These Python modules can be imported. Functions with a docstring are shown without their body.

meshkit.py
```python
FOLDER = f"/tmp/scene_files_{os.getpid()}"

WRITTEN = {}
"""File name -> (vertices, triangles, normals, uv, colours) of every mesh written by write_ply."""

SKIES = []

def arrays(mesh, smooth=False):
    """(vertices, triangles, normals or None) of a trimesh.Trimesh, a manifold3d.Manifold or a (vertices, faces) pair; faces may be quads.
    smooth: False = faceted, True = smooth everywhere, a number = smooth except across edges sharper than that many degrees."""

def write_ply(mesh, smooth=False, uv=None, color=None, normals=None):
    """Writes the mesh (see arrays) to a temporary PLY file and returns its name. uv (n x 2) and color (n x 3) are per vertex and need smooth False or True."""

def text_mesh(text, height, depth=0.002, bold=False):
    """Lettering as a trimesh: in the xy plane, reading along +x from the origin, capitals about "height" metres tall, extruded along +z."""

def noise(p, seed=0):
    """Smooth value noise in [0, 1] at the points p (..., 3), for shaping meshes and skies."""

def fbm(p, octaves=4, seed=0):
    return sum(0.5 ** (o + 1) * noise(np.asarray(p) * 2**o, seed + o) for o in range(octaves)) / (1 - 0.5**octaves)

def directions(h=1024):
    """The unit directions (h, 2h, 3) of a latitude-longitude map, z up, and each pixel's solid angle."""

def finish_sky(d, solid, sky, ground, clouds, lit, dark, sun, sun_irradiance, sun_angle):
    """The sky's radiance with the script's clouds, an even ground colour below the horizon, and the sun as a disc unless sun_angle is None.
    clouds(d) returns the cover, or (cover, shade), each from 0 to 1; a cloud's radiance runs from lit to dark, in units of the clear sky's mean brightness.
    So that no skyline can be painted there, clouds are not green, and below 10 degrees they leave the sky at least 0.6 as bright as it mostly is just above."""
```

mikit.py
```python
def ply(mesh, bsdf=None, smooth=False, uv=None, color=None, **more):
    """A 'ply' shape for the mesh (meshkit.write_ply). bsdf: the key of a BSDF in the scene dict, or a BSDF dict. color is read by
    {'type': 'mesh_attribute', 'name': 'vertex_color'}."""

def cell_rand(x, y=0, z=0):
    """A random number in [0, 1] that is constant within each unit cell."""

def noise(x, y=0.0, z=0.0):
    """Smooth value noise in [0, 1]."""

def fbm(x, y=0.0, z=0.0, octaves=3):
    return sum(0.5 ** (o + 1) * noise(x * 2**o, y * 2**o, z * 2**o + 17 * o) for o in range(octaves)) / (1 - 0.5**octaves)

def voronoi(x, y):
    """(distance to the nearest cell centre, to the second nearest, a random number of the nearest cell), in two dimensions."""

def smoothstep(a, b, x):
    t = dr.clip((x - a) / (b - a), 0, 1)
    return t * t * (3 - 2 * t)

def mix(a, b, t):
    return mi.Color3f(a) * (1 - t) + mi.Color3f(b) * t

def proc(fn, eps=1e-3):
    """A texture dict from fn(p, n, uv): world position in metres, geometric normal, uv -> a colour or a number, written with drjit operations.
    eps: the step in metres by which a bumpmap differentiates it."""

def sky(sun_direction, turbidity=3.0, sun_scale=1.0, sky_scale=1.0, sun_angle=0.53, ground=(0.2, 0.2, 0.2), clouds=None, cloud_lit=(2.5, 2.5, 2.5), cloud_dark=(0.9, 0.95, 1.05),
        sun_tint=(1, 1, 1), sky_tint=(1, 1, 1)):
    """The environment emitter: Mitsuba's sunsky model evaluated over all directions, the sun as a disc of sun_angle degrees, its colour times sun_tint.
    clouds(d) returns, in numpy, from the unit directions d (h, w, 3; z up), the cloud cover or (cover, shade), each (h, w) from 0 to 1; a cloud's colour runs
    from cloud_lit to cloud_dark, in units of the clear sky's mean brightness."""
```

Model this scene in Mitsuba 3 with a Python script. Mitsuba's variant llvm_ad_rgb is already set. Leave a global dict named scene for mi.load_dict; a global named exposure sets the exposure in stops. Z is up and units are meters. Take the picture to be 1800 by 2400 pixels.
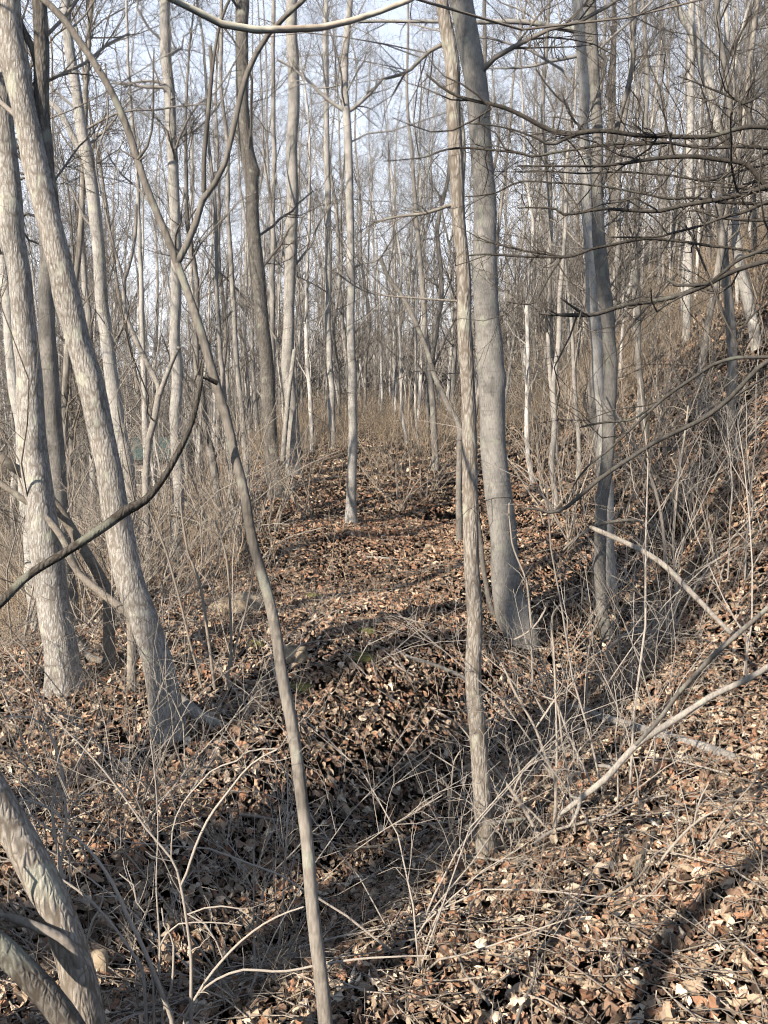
import math
import numpy as np, trimesh, mitsuba as mi, mikit, meshkit
import drjit as dr
from scipy.interpolate import PchipInterpolator
T = mi.ScalarTransform4f
scene, labels = {}, {}
# ------------------------------------------------------------------ camera, sky, exposure
EYE = np.array([0.0, 0.0, 2.8])
FOV, PITCH = 56.0, math.radians(6.32)            # vertical field of view, looking slightly down
FL = 1200 / math.tan(math.radians(FOV / 2))      # focal length in pixels of the 1800 x 2400 frame
FWD = np.array([0, math.cos(PITCH), -math.sin(PITCH)])
UP = np.array([0, math.sin(PITCH), math.cos(PITCH)])
RIGHT = np.array([1.0, 0, 0])
scene['camera'] = {'type': 'perspective', 'fov': FOV, 'fov_axis': 'y', 'near_clip': 0.05, 'far_clip': 3000.0,
                   'to_world': T().look_at(origin=EYE.tolist(), target=(EYE + FWD).tolist(), up=[0, 0, 1])}
SUN_AZ, SUN_EL = math.radians(40), math.radians(31)   # behind the camera, to the left
SUN = np.array([-math.sin(SUN_AZ) * math.cos(SUN_EL), -math.cos(SUN_AZ) * math.cos(SUN_EL), math.sin(SUN_EL)])
def horizon_veil(d):                               # thin bright mist, the same all round the horizon
    el = np.degrees(np.arcsin(np.clip(d[..., 2], -1, 1)))
    return 0.70 * np.clip(1 - el / 40, 0, 1) + 0.10 * meshkit.fbm(d * [3, 3, 8], 3, 2)
scene['sky'] = mikit.sky(SUN.tolist(), turbidity=3, sky_scale=0.6, sun_tint=(0.91, 0.97, 1.15), ground=(0.13, 0.11, 0.09), clouds=horizon_veil, cloud_lit=(4.0, 4.15, 4.6))
exposure = 3.3

# ------------------------------------------------------------------ helpers
rng = np.random.default_rng(7)

def ray(px, py):
    d = FWD + (px - 900) / FL * RIGHT + (1200 - py) / FL * UP
    return d / d[1]                                # per metre of distance along y

def at(px, py, d):
    return EYE + ray(px, py) * d

def sstep(a, b, x):
    t = np.clip((np.asarray(x, float) - a) / (b - a), 0, 1)
    return t * t * (3 - 2 * t)

def softplus(x, k):
    return np.logaddexp(0, np.asarray(x, float) / k) * k

def H(x, y):
    """Height of the ground."""
    x, y = np.asarray(x, float), np.asarray(y, float)
    right = 17 * np.tanh(softplus(x - 2.2 - 0.05 * np.maximum(y, 0), 0.6) * 0.74 * (0.15 + 0.85 * sstep(5, 14, y)) / 17)
    left = 5.0 * np.tanh(softplus(-(x + 2.7 + 0.04 * np.maximum(y, 0)), 0.4) * 0.46 * sstep(8.5, 13, y) / 5.0)
    u = (x + 0.15) * 0.862 - (y - 6.65) * 0.507            # across the gully, from its far side to its near side
    gully = -0.50 * np.exp(-(u / 0.75) ** 2) * sstep(3.6, 5.5, y) * sstep(19, 13, y)
    bench = 0.42 * sstep(0.2, -2.0, u + 0.6 * (meshkit.noise(np.stack([x * 0.8, y * 0.8, 0 * x], -1), 9) - 0.5)) * sstep(6.5, 10, y) * sstep(60, 30, y)
    rise = 1.35 * sstep(13, 33, y) * sstep(-5.5, -1.5, x + 0.05 * (y - 13))
    mound = gully + bench + rise + 0.30 * np.exp(-((x + 1.0) / 1.5) ** 2 - ((y - 15.2) / 2.3) ** 2)
    far = 10 * sstep(46, 150, np.hypot(x, y))
    bank = 1.2 * sstep(4.0, 1.5, y)
    p = np.stack([x, y, 0 * x], -1)
    bumps = 0.26 * (meshkit.fbm(p * 0.45, 2, 3) - 0.5) + 0.10 * (meshkit.fbm(p * 2.1, 2, 5) - 0.5)
    return right - left + mound + far + bank + bumps

def hit(px, py, dmax=120):
    """Where the ray through a pixel meets the ground."""
    d = np.concatenate([np.arange(2.5, 30, 0.05), np.arange(30, dmax, 0.5)])
    p = EYE + ray(px, py) * d[:, None]
    below = p[:, 2] < H(p[:, 0], p[:, 1])
    i = int(np.argmax(below)) if below.any() else len(d) - 1
    return p[i]

def key_of(name):
    k, n = name, 0
    while k in taken:
        n += 1
        k = f'{name}_{n:03d}'
    taken.add(k)
    return k
taken = set()

def thing(name, label, cat, group=None, kind=None):
    k = key_of(name)
    labels[k] = {'label': label, 'category': cat}
    if group: labels[k]['group'] = group
    if kind: labels[k]['kind'] = kind
    return k

def part(parent, name, mesh, bsdf, tone=None, smooth=True, label=None, stuff=False, color=None):
    k = key_of(f'{parent}__{name}')
    v, f = mesh
    uv = None if tone is None else (np.tile(np.array(tone, float), (len(v), 1)) if np.ndim(tone) == 1 else tone)
    scene[k] = mikit.ply((v, f), bsdf, smooth=smooth, uv=uv, color=color)
    if label or stuff: labels[k] = {}
    if label: labels[k]['label'] = label
    if stuff: labels[k]['kind'] = 'stuff'
    return k

def join(ms):
    ms = [m for m in ms if m is not None and len(m[0])]
    n = np.cumsum([0] + [len(m[0]) for m in ms])
    return np.vstack([m[0] for m in ms]), np.vstack([m[1] + a for m, a in zip(ms, n)])

def tubes(P, R, s=3):
    """N tubes at once: P (N, k, 3), R (N, k)."""
    P, R = np.asarray(P, float), np.asarray(R, float)
    N, k = R.shape
    t = np.gradient(P, axis=1)
    t /= np.linalg.norm(t, axis=2, keepdims=True) + 1e-12
    m = P[:, -1] - P[:, 0]
    ref = np.eye(3)[np.argmin(np.abs(m), axis=1)][:, None, :]
    a = np.cross(t, ref)
    a /= np.linalg.norm(a, axis=2, keepdims=True) + 1e-12
    b = np.cross(t, a)
    ang = np.arange(s) * 2 * np.pi / s
    V = P[:, :, None] + R[:, :, None, None] * (np.cos(ang)[:, None] * a[:, :, None] + np.sin(ang)[:, None] * b[:, :, None])
    i, j = np.meshgrid(np.arange(k - 1), np.arange(s), indexing='ij')
    q = lambda i, j: (i * s + j % s).ravel()
    F = np.vstack([np.stack([q(i, j), q(i, j + 1), q(i + 1, j + 1)], 1), np.stack([q(i, j), q(i + 1, j + 1), q(i + 1, j)], 1)])
    F = (F[None] + (np.arange(N) * k * s)[:, None, None]).reshape(-1, 3)
    return V.reshape(-1, 3), F

def smooth_line(P, R, step):
    """A smooth curve through points, resampled."""
    P, R = np.asarray(P, float), np.asarray(R, float)
    s = np.concatenate([[0], np.cumsum(np.linalg.norm(np.diff(P, axis=0), axis=1))])
    n = int(np.clip(s[-1] / step, 4, 260))
    q = np.linspace(0, s[-1], n)
    return PchipInterpolator(s, P)(q), PchipInterpolator(s, R)(q)

def limb(P, R, sides=12, step=0.08, rough=0.05, flare=0.0, seed=0, cap=True, kink=0.5):
    """A trunk or limb with an uneven round section; flare: root swell at its first end."""
    C, r = smooth_line(P, R, step)
    v, f = tubes(C[None], np.ones((1, len(C))), sides)
    v = v.reshape(len(C), sides, 3)
    o = v - C[:, None]
    h = np.linalg.norm(C - C[0], axis=1)
    ang = np.arange(sides) * 2 * np.pi / sides
    bump = 1 + rough * 2 * (meshkit.fbm(np.stack([np.cos(ang)[None] * 1.6 + 0 * h[:, None], np.sin(ang)[None] * 1.6 + 0 * h[:, None], h[:, None] * 2.2 + 0 * ang[None]], -1) + seed * 3.7, 3, seed) - 0.5)
    bump *= 1 + rough * 1.2 * (meshkit.noise(np.stack([h * 1.5, 0 * h + seed, 0 * h], -1), seed)[:, None] - 0.5)
    if flare:
        ph = (seed * 1.7) % 6.28
        scale = 0.10 + 1.1 * r[0]
        lobes = 0.55 + 0.45 * np.cos(np.round(3 + seed % 3) * ang + ph)
        bump = bump + flare * np.exp(-h / scale)[:, None] * (0.35 + lobes[None])
    kg = np.random.default_rng(seed + 900)
    if h[-1] > 1.0 and sides > 8:                          # knots and old branch scars
        for _ in range(int(min(h[-1] * 1.6, 24))):
            da = (ang - kg.uniform(0, 6.28) + np.pi) % (2 * np.pi) - np.pi
            bump = bump + kg.uniform(-0.12, 0.24) * np.exp(-((h - kg.uniform(0.2, h[-1])) / kg.uniform(0.07, 0.16))[:, None] ** 2 - (da / 0.5)[None] ** 2)
    wob = np.stack([meshkit.noise(np.stack([h / (0.12 + 7 * r.mean()), 0 * h + 9 * q, 0 * h + seed], -1), 4) - 0.5 for q in range(3)], -1)
    C = C + wob * (kink * r * np.minimum(1, h / 0.3))[:, None]
    v = C[:, None] + o * (r[:, None, None] * bump[..., None])
    v = v.reshape(-1, 3)
    if cap:
        n = len(v)
        last = np.arange(n - sides, n)
        v = np.vstack([v, C[-1] + (C[-1] - C[-2]) * 0.15])
        f = np.vstack([f, np.stack([last, np.roll(last, -1), np.full(sides, n)], 1)])
    return v, f

def sprout(g, P, R, n, length, ang, rise, k=4, r_of=0.5, r_min=0.003, t0=0.15, t1=1.0, wig=0.25, droop=0.0):
    """Children of the polylines P (N, k0, 3): n per line."""
    P, R = np.asarray(P, float), np.asarray(R, float)
    N, k0 = R.shape
    par = np.repeat(np.arange(N), n)
    t = t0 + (t1 - t0) * g.random(N * n)
    fi = t * (k0 - 1)
    i = np.minimum(fi.astype(int), k0 - 2)
    w = (fi - i)[:, None]
    start = P[par, i] * (1 - w) + P[par, i + 1] * w
    r0 = (R[par, i] * (1 - w[:, 0]) + R[par, i + 1] * w[:, 0]) * r_of
    tan = P[par, i + 1] - P[par, i]
    tan /= np.linalg.norm(tan, axis=1, keepdims=True) + 1e-9
    perp = g.normal(size=(N * n, 3))
    perp -= (perp * tan).sum(1, keepdims=True) * tan
    perp /= np.linalg.norm(perp, axis=1, keepdims=True) + 1e-9
    a = np.radians(ang[0] + (ang[1] - ang[0]) * g.random(N * n))[:, None]
    d = np.cos(a) * tan + np.sin(a) * perp + np.array([0, 0, rise])
    d /= np.linalg.norm(d, axis=1, keepdims=True)
    L = (length[0] + (length[1] - length[0]) * g.random(N * n) ** 1.3) * (1.1 - 0.55 * t)
    out = np.empty((N * n, k, 3))
    out[:, 0] = start
    for s in range(1, k):
        d = d + g.normal(size=d.shape) * wig + np.array([0, 0, rise * 0.25 - droop * s / k])
        d /= np.linalg.norm(d, axis=1, keepdims=True)
        out[:, s] = out[:, s - 1] + d * (L / (k - 1))[:, None]
    r0 = np.maximum(r0, r_min)
    return out, r0[:, None] * np.linspace(1, 0.45, k)[None]

# ------------------------------------------------------------------ materials
from mikit import noise, fbm, voronoi, cell_rand, smoothstep, mix, proc

def furrow(p):
    w = 1.3 * noise(p.x * 17, p.y * 17, p.z * 9)
    a = dr.abs(2 * noise(p.x * 58 + w, p.y * 58 + w, p.z * 8.5) - 1)
    b = dr.abs(2 * noise(p.x * 92 - w + 9, p.y * 92 - w, p.z * 18 + 5) - 1)
    return dr.minimum(a * 1.1, b + 0.12), noise(p.x * 130, p.y * 130, p.z * 38)

def smooth_bark_colour(p, n, uv):
    big = fbm(p.x * 7, p.y * 7, p.z * 5, 3)
    fine = noise(p.x * 160, p.y * 160, p.z * 25)
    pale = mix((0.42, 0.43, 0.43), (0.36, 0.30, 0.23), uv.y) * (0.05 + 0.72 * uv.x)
    c = pale * (0.40 + 0.5 * fine + 0.6 * big)
    scar = smoothstep(0.60, 0.78, noise(p.x * 12, p.y * 12, p.z * 42)) * 0.16 + smoothstep(0.60, 0.72, fbm(p.x * 8 + 5, p.y * 8, p.z * 3, 3)) * 0.3
    c = c * (1 - scar)
    return mix(c, mi.Color3f(0.36, 0.39, 0.34) * (0.2 + 0.8 * uv.x), 0.55 * smoothstep(0.62, 0.72, fbm(p.x * 11 + 31, p.y * 11, p.z * 8, 3)))

def bark_colour(p, n, uv):                          # uv.x: how pale, uv.y: how brown
    fis, fine = furrow(p)
    big = fbm(p.x * 5, p.y * 5, p.z * 2.4, 3)
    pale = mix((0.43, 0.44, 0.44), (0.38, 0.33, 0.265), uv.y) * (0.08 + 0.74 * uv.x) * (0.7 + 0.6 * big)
    dark = pale * mi.Color3f(0.46, 0.43, 0.40)
    c = mix(dark, pale * (0.5 + 0.62 * fine), smoothstep(0.04, 0.32, fis))
    lichen = smoothstep(0.60, 0.74, fbm(p.x * 9 + 31, p.y * 9, p.z * 6, 3))
    return mix(c, mi.Color3f(0.40, 0.43, 0.37) * (0.4 + 0.6 * uv.x), 0.5 * lichen)

def bark_height(p, n, uv):
    fis, fine = furrow(p)
    return 0.7 * smoothstep(0.05, 0.5, fis) + 0.3 * fine

def bark_far_colour(p, n, uv):
    v = 0.6 * noise(p.x * 26, p.y * 26, p.z * 5) + 0.4 * fbm(p.x * 3, p.y * 3, p.z * 1.3, 2)
    pale = mix((0.43, 0.44, 0.44), (0.38, 0.33, 0.265), uv.y) * (0.08 + 0.74 * uv.x)
    return pale * (0.5 + 0.75 * smoothstep(0.2, 0.75, v))

def twig_colour(p, n, uv):
    return mix((0.40, 0.40, 0.395), (0.37, 0.29, 0.20), uv.y) * (0.06 + 0.78 * uv.x)

def soil_colour(p, n, uv):
    d1, d2, c1 = voronoi(p.x * 13, p.y * 13)
    e1, e2, c2 = voronoi(p.x * 5 + 3, p.y * 5)
    t = 0.5 * c1 + 0.5 * c2
    c = mix((0.065, 0.046, 0.033), (0.22, 0.15, 0.10), smoothstep(0.15, 0.85, t))
    c = c * (0.65 + 0.6 * smoothstep(0.02, 0.25, d2 - d1))
    big = fbm(p.x * 0.35, p.y * 0.35, 0, 3)
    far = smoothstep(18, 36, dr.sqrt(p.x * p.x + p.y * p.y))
    c = c * (0.75 + 0.5 * big)
    moss = smoothstep(0.60, 0.72, fbm(p.x * 0.9 + 7, p.y * 0.9 + 3, 0, 3))
    c = mix(c, mi.Color3f(0.12, 0.13, 0.045), 0.4 * moss * (1 - far))
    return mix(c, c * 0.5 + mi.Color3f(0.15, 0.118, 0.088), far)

def stone_colour(p, n, uv):
    v = fbm(p.x * 14, p.y * 14, p.z * 14, 4)
    return mix((0.12, 0.10, 0.075), (0.31, 0.265, 0.20), smoothstep(0.3, 0.7, v))

def moss_colour(p, n, uv):
    v = fbm(p.x * 30, p.y * 30, p.z * 30, 3)
    return mix((0.045, 0.05, 0.018), (0.14, 0.14, 0.055), v)

def roof_colour(p, n, uv):
    return mix((0.018, 0.042, 0.040), (0.03, 0.07, 0.066), noise(p.x * 2, p.y * 2, p.z * 4))

def D(fn): return {'type': 'diffuse', 'reflectance': proc(fn)}
scene['bark'] = {'type': 'bumpmap', 'texture': proc(bark_height, eps=2e-3), 'scale': 0.0045, 'bsdf': D(bark_colour)}
scene['bark_smooth'] = {'type': 'bumpmap', 'texture': proc(lambda p, n, uv: noise(p.x * 110, p.y * 110, p.z * 22), eps=2e-3), 'scale': 0.0025, 'bsdf': D(smooth_bark_colour)}
scene['bark_plain'] = D(bark_far_colour)
scene['twig'] = D(twig_colour)
scene['soil'] = D(soil_colour)
scene['leaf'] = {'type': 'twosided', 'bsdf': {'type': 'diffuse', 'reflectance': {'type': 'mesh_attribute', 'name': 'vertex_color'}}}
scene['rock'] = D(stone_colour)
scene['moss'] = D(moss_colour)
scene['roof_metal'] = {'type': 'principled', 'base_color': proc(roof_colour), 'roughness': 0.5}
scene['paint'] = {'type': 'principled', 'base_color': {'type': 'rgb', 'value': [0.55, 0.54, 0.5]}, 'roughness': 0.6}
scene['boards'] = {'type': 'principled', 'base_color': {'type': 'rgb', 'value': [0.13, 0.12, 0.12]}, 'roughness': 0.7}
scene['pane'] = {'type': 'principled', 'base_color': {'type': 'rgb', 'value': [0.03, 0.04, 0.05]}, 'roughness': 0.1}

# ------------------------------------------------------------------ ground
taken.add('ground')
th = np.linspace(0, 2 * np.pi, 481)[:-1]
rr = np.concatenate([[0.0], np.geomspace(0.25, 700, 250)])
X, Y = rr[:, None] * np.sin(th)[None], rr[:, None] * np.cos(th)[None]
V = np.stack([X, Y, H(X, Y)], -1).reshape(-1, 3)
i, j = np.meshgrid(np.arange(len(rr) - 1), np.arange(480), indexing='ij')
q = lambda i, j: (i * 480 + j % 480).ravel()
F = np.vstack([np.stack([q(i, j), q(i + 1, j + 1), q(i, j + 1)], 1), np.stack([q(i, j), q(i + 1, j), q(i + 1, j + 1)], 1)])
F = F[F[:, 0] >= 480] if False else F
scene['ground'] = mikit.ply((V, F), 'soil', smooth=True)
labels['ground'] = {'label': 'leaf strewn forest floor rising to a slope on the right', 'kind': 'structure'}

# fallen leaves ---------------------------------------------------------------
PAL = 0.92 * np.array([(0.31, 0.25, 0.19), (0.20, 0.14, 0.105), (0.28, 0.165, 0.11), (0.54, 0.47, 0.38), (0.085, 0.065, 0.052), (0.40, 0.29, 0.215)])

def leaf_templates(sections, lobed, count, g):
    out = []
    for c in range(count):
        t = np.linspace(0, 1, sections)
        w = 0.30 * np.sin(np.pi * t ** 0.8) ** 0.8
        if lobed: w = w * (1 + 0.16 * np.cos(np.arange(sections) * np.pi)) * (0.7 + 0.6 * g.random(sections))
        w[0] = w[-1] = 0.015
        bend, fold, twist = g.normal() * 1.5, g.normal() * 0.55, g.normal() * 0.8
        z = bend * 0.5 * (t - 0.5) ** 2 + 0.04 * g.normal(size=sections)
        mid = np.stack([t - 0.5, 0.05 * g.normal(size=sections), z], 1)
        sd = []
        for s in (-1, 1):
            a = fold * 1.5 + twist * (t - 0.5) * s
            sd.append(mid + np.stack([0 * t + (0.06 * np.cos(np.arange(sections) * np.pi) if lobed else 0), s * w * np.cos(a), w * np.sin(a) * 1.0 + 0.03 * g.normal(size=sections)], 1))
        v = np.concatenate([sd[0], mid, sd[1]])
        f = []
        for a in range(sections - 1):
            for o in (0, sections):
                f += [[o + a, o + a + 1, o + sections + a + 1], [o + a, o + sections + a + 1, o + sections + a]]
        out.append((v, np.array(f)))
    return out

def place_leaves(pos, size, tmpl, g, tilt=0.48):
    """Every leaf as (vertices (n, m, 3), faces) for one template."""
    n = len(pos)
    e = 0.15
    hx = (H(pos[:, 0] + e, pos[:, 1]) - H(pos[:, 0] - e, pos[:, 1])) / (2 * e)
    hy = (H(pos[:, 0], pos[:, 1] + e) - H(pos[:, 0], pos[:, 1] - e)) / (2 * e)
    nz = np.stack([-hx, -hy, np.ones(n)], 1) + g.normal(size=(n, 3)) * tilt
    nz /= np.linalg.norm(nz, axis=1, keepdims=True)
    ax = g.normal(size=(n, 3))
    ax -= (ax * nz).sum(1, keepdims=True) * nz
    ax /= np.linalg.norm(ax, axis=1, keepdims=True)
    M = np.stack([ax, np.cross(nz, ax), nz], 2) * size[:, None, None]
    v = np.einsum('nij,mj->nmi', M, tmpl[0])
    low = v[:, :, 2].min(1)
    v += pos[:, None]
    v[:, :, 2] -= (low * (0.25 + 0.5 * g.random(n)))[:, None]
    return v

def leaf_tint(pos, g):
    n = len(pos)
    red = np.exp(-((pos[:, 1] - 16) / 7) ** 2)
    w = np.stack([0.30 + 0 * red, 0.22 + 0.2 * red, 0.10 + 0.35 * red, 0.16 - 0.08 * red, 0.14 + 0 * red, 0.10 + 0.1 * red], 1)
    w = np.cumsum(w / w.sum(1, keepdims=True), axis=1)
    k = np.minimum((g.random(n)[:, None] > w).sum(1), 5)
    return PAL[k] * (0.7 + 0.55 * g.random(n))[:, None]

g = np.random.default_rng(11)
pos = []
for (d0, d1, dens) in ((2.9, 7, 1250), (7, 12, 860), (12, 18, 520), (18, 27, 260), (27, 45, 110)):
    half = 0.46 * d1 + 0.6
    n = int(dens * (d1 - d0) * 2 * half)
    p = np.stack([g.uniform(-half, half, n), g.uniform(d0, d1, n)], 1)
    p = p[np.abs(p[:, 0]) < 0.46 * p[:, 1] + 0.6]
    pos.append(p)
pos = np.vstack(pos)
pos = np.column_stack([pos, H(pos[:, 0], pos[:, 1])])
size = (0.034 + np.where(pos[:, 1] < 7.5, 0.088, 0.072) * g.random(len(pos)) ** 2.2) * (1 + 0.018 * np.maximum(pos[:, 1] - 8, 0))
seen = (np.abs(pos[:, 0]) < 0.39 * pos[:, 1]) & (pos[:, 1] > 3.95)
score = np.where(seen, size / pos[:, 1], 0)
big = np.argsort(-score)[:300]
tint = leaf_tint(pos, g)
lobed = leaf_templates(8, True, 6, g)
for c, i in enumerate(big):
    tm = lobed[c % 6]
    v = place_leaves(pos[i:i + 1], size[i:i + 1] * 1.0, tm, g, 0.5)[0]
    v[:, 2] += 0.012
    part('ground', 'leaf', (v, tm[1]), 'leaf', smooth=False, color=np.tile(tint[i] * 1.1, (len(v), 1)))
rest = np.setdiff1d(np.arange(len(pos)), big)
plain = leaf_templates(4, False, 10, g)
near_t = leaf_templates(5, False, 10, g)
ms, cs = [], []
which = g.integers(0, 10, len(rest))
for k in range(10):
    for tm, sel in ((near_t[k], pos[rest, 1] < 9), (plain[k], pos[rest, 1] >= 9)):
        idx = rest[(which == k) & sel]
        v = place_leaves(pos[idx], size[idx], tm, g)
        m = v.shape[1]
        ms.append((v.reshape(-1, 3), (tm[1][None] + (np.arange(len(idx)) * m)[:, None, None]).reshape(-1, 3)))
        cs.append(np.repeat(tint[idx], m, axis=0))
part('ground', 'leaf_litter', join(ms), 'leaf', smooth=False, color=np.vstack(cs), stuff=True, label='brown and tan dead leaves covering the forest floor')
N_LEAVES = len(pos)
n = 3400
y = 3.2 * (26 / 3.2) ** g.random(n); x = g.uniform(-0.47, 0.47, n) * y
a = g.uniform(0, 2 * np.pi, n); L = g.uniform(0.06, 0.45, n)
s_ = np.linspace(-0.5, 0.5, 3)
qx, qy = x[:, None] + (np.cos(a) * L)[:, None] * s_, y[:, None] + (np.sin(a) * L)[:, None] * s_
qz = H(qx, qy) + 0.035 + 0.05 * g.random((n, 3))
m = tubes(np.stack([qx, qy, qz], -1), np.tile((0.0018 + 0.0035 * g.random(n))[:, None], (1, 3)))
part('ground', 'twig_litter', m, 'twig', tone=np.stack([np.repeat(0.35 + 0.6 * g.random(n), 9), np.full(n * 9, 0.4)], 1), stuff=True)

# ------------------------------------------------------------------ trees
def line_from(pts, d):
    """Traced points (px, py, width in px) at distance d (a number, or (at the first, at the last)) -> points and radii in metres."""
    d = np.linspace(d[0], d[1], len(pts)) if np.ndim(d) else np.full(len(pts), float(d))
    P = np.array([at(a[0], a[1], q) for a, q in zip(pts, d)])
    R = np.array([a[2] for a in pts]) * 0.5 * ((P - EYE) @ FWD) / FL
    return P, R

def crown(t, g, P, R, tone, n_limb, twigs, z0, reach, r_min=0.003, limb_parts=True, up=0.22):
    """Random limbs (parts) and twigs (one part) on the stem P, R above height z0 over its foot."""
    h = P[:, 2] - P[0, 2]
    k = np.nonzero(h > z0)[0]
    if len(k) < 3: return
    S, SR = smooth_line(P[k[0]:], R[k[0]:], 0.4)
    L, LR = sprout(g, S[None], SR[None], n_limb, reach, (40, 85), up, k=8, r_of=0.26, r_min=0.007, t0=0.02, t1=0.97, wig=0.2)
    LR = np.minimum(LR, 0.03)
    for a in range(n_limb):
        part(t, 'branch', tubes(L[a:a + 1], LR[a:a + 1], 5), 'twig', tone=(tone[0] * 0.62, tone[1]))
    a, ar = sprout(g, L, LR, twigs, (reach[0] * 0.25, reach[1] * 0.5), (25, 65), up * 0.5, k=5, r_of=0.5, r_min=r_min, t0=0.2, wig=0.22)
    b, br = sprout(g, a, ar, 6, (0.2, 0.9), (25, 60), 0.08, k=4, r_of=0.6, r_min=r_min * 0.75, t0=0.2, wig=0.25)
    part(t, 'twigs', join([tubes(a, ar), tubes(b, br)]), 'twig', tone=(tone[0] * 0.42, tone[1] + 0.1), stuff=True)  # limb and twig tones lowered: backlit look against the sky put into colour

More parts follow.
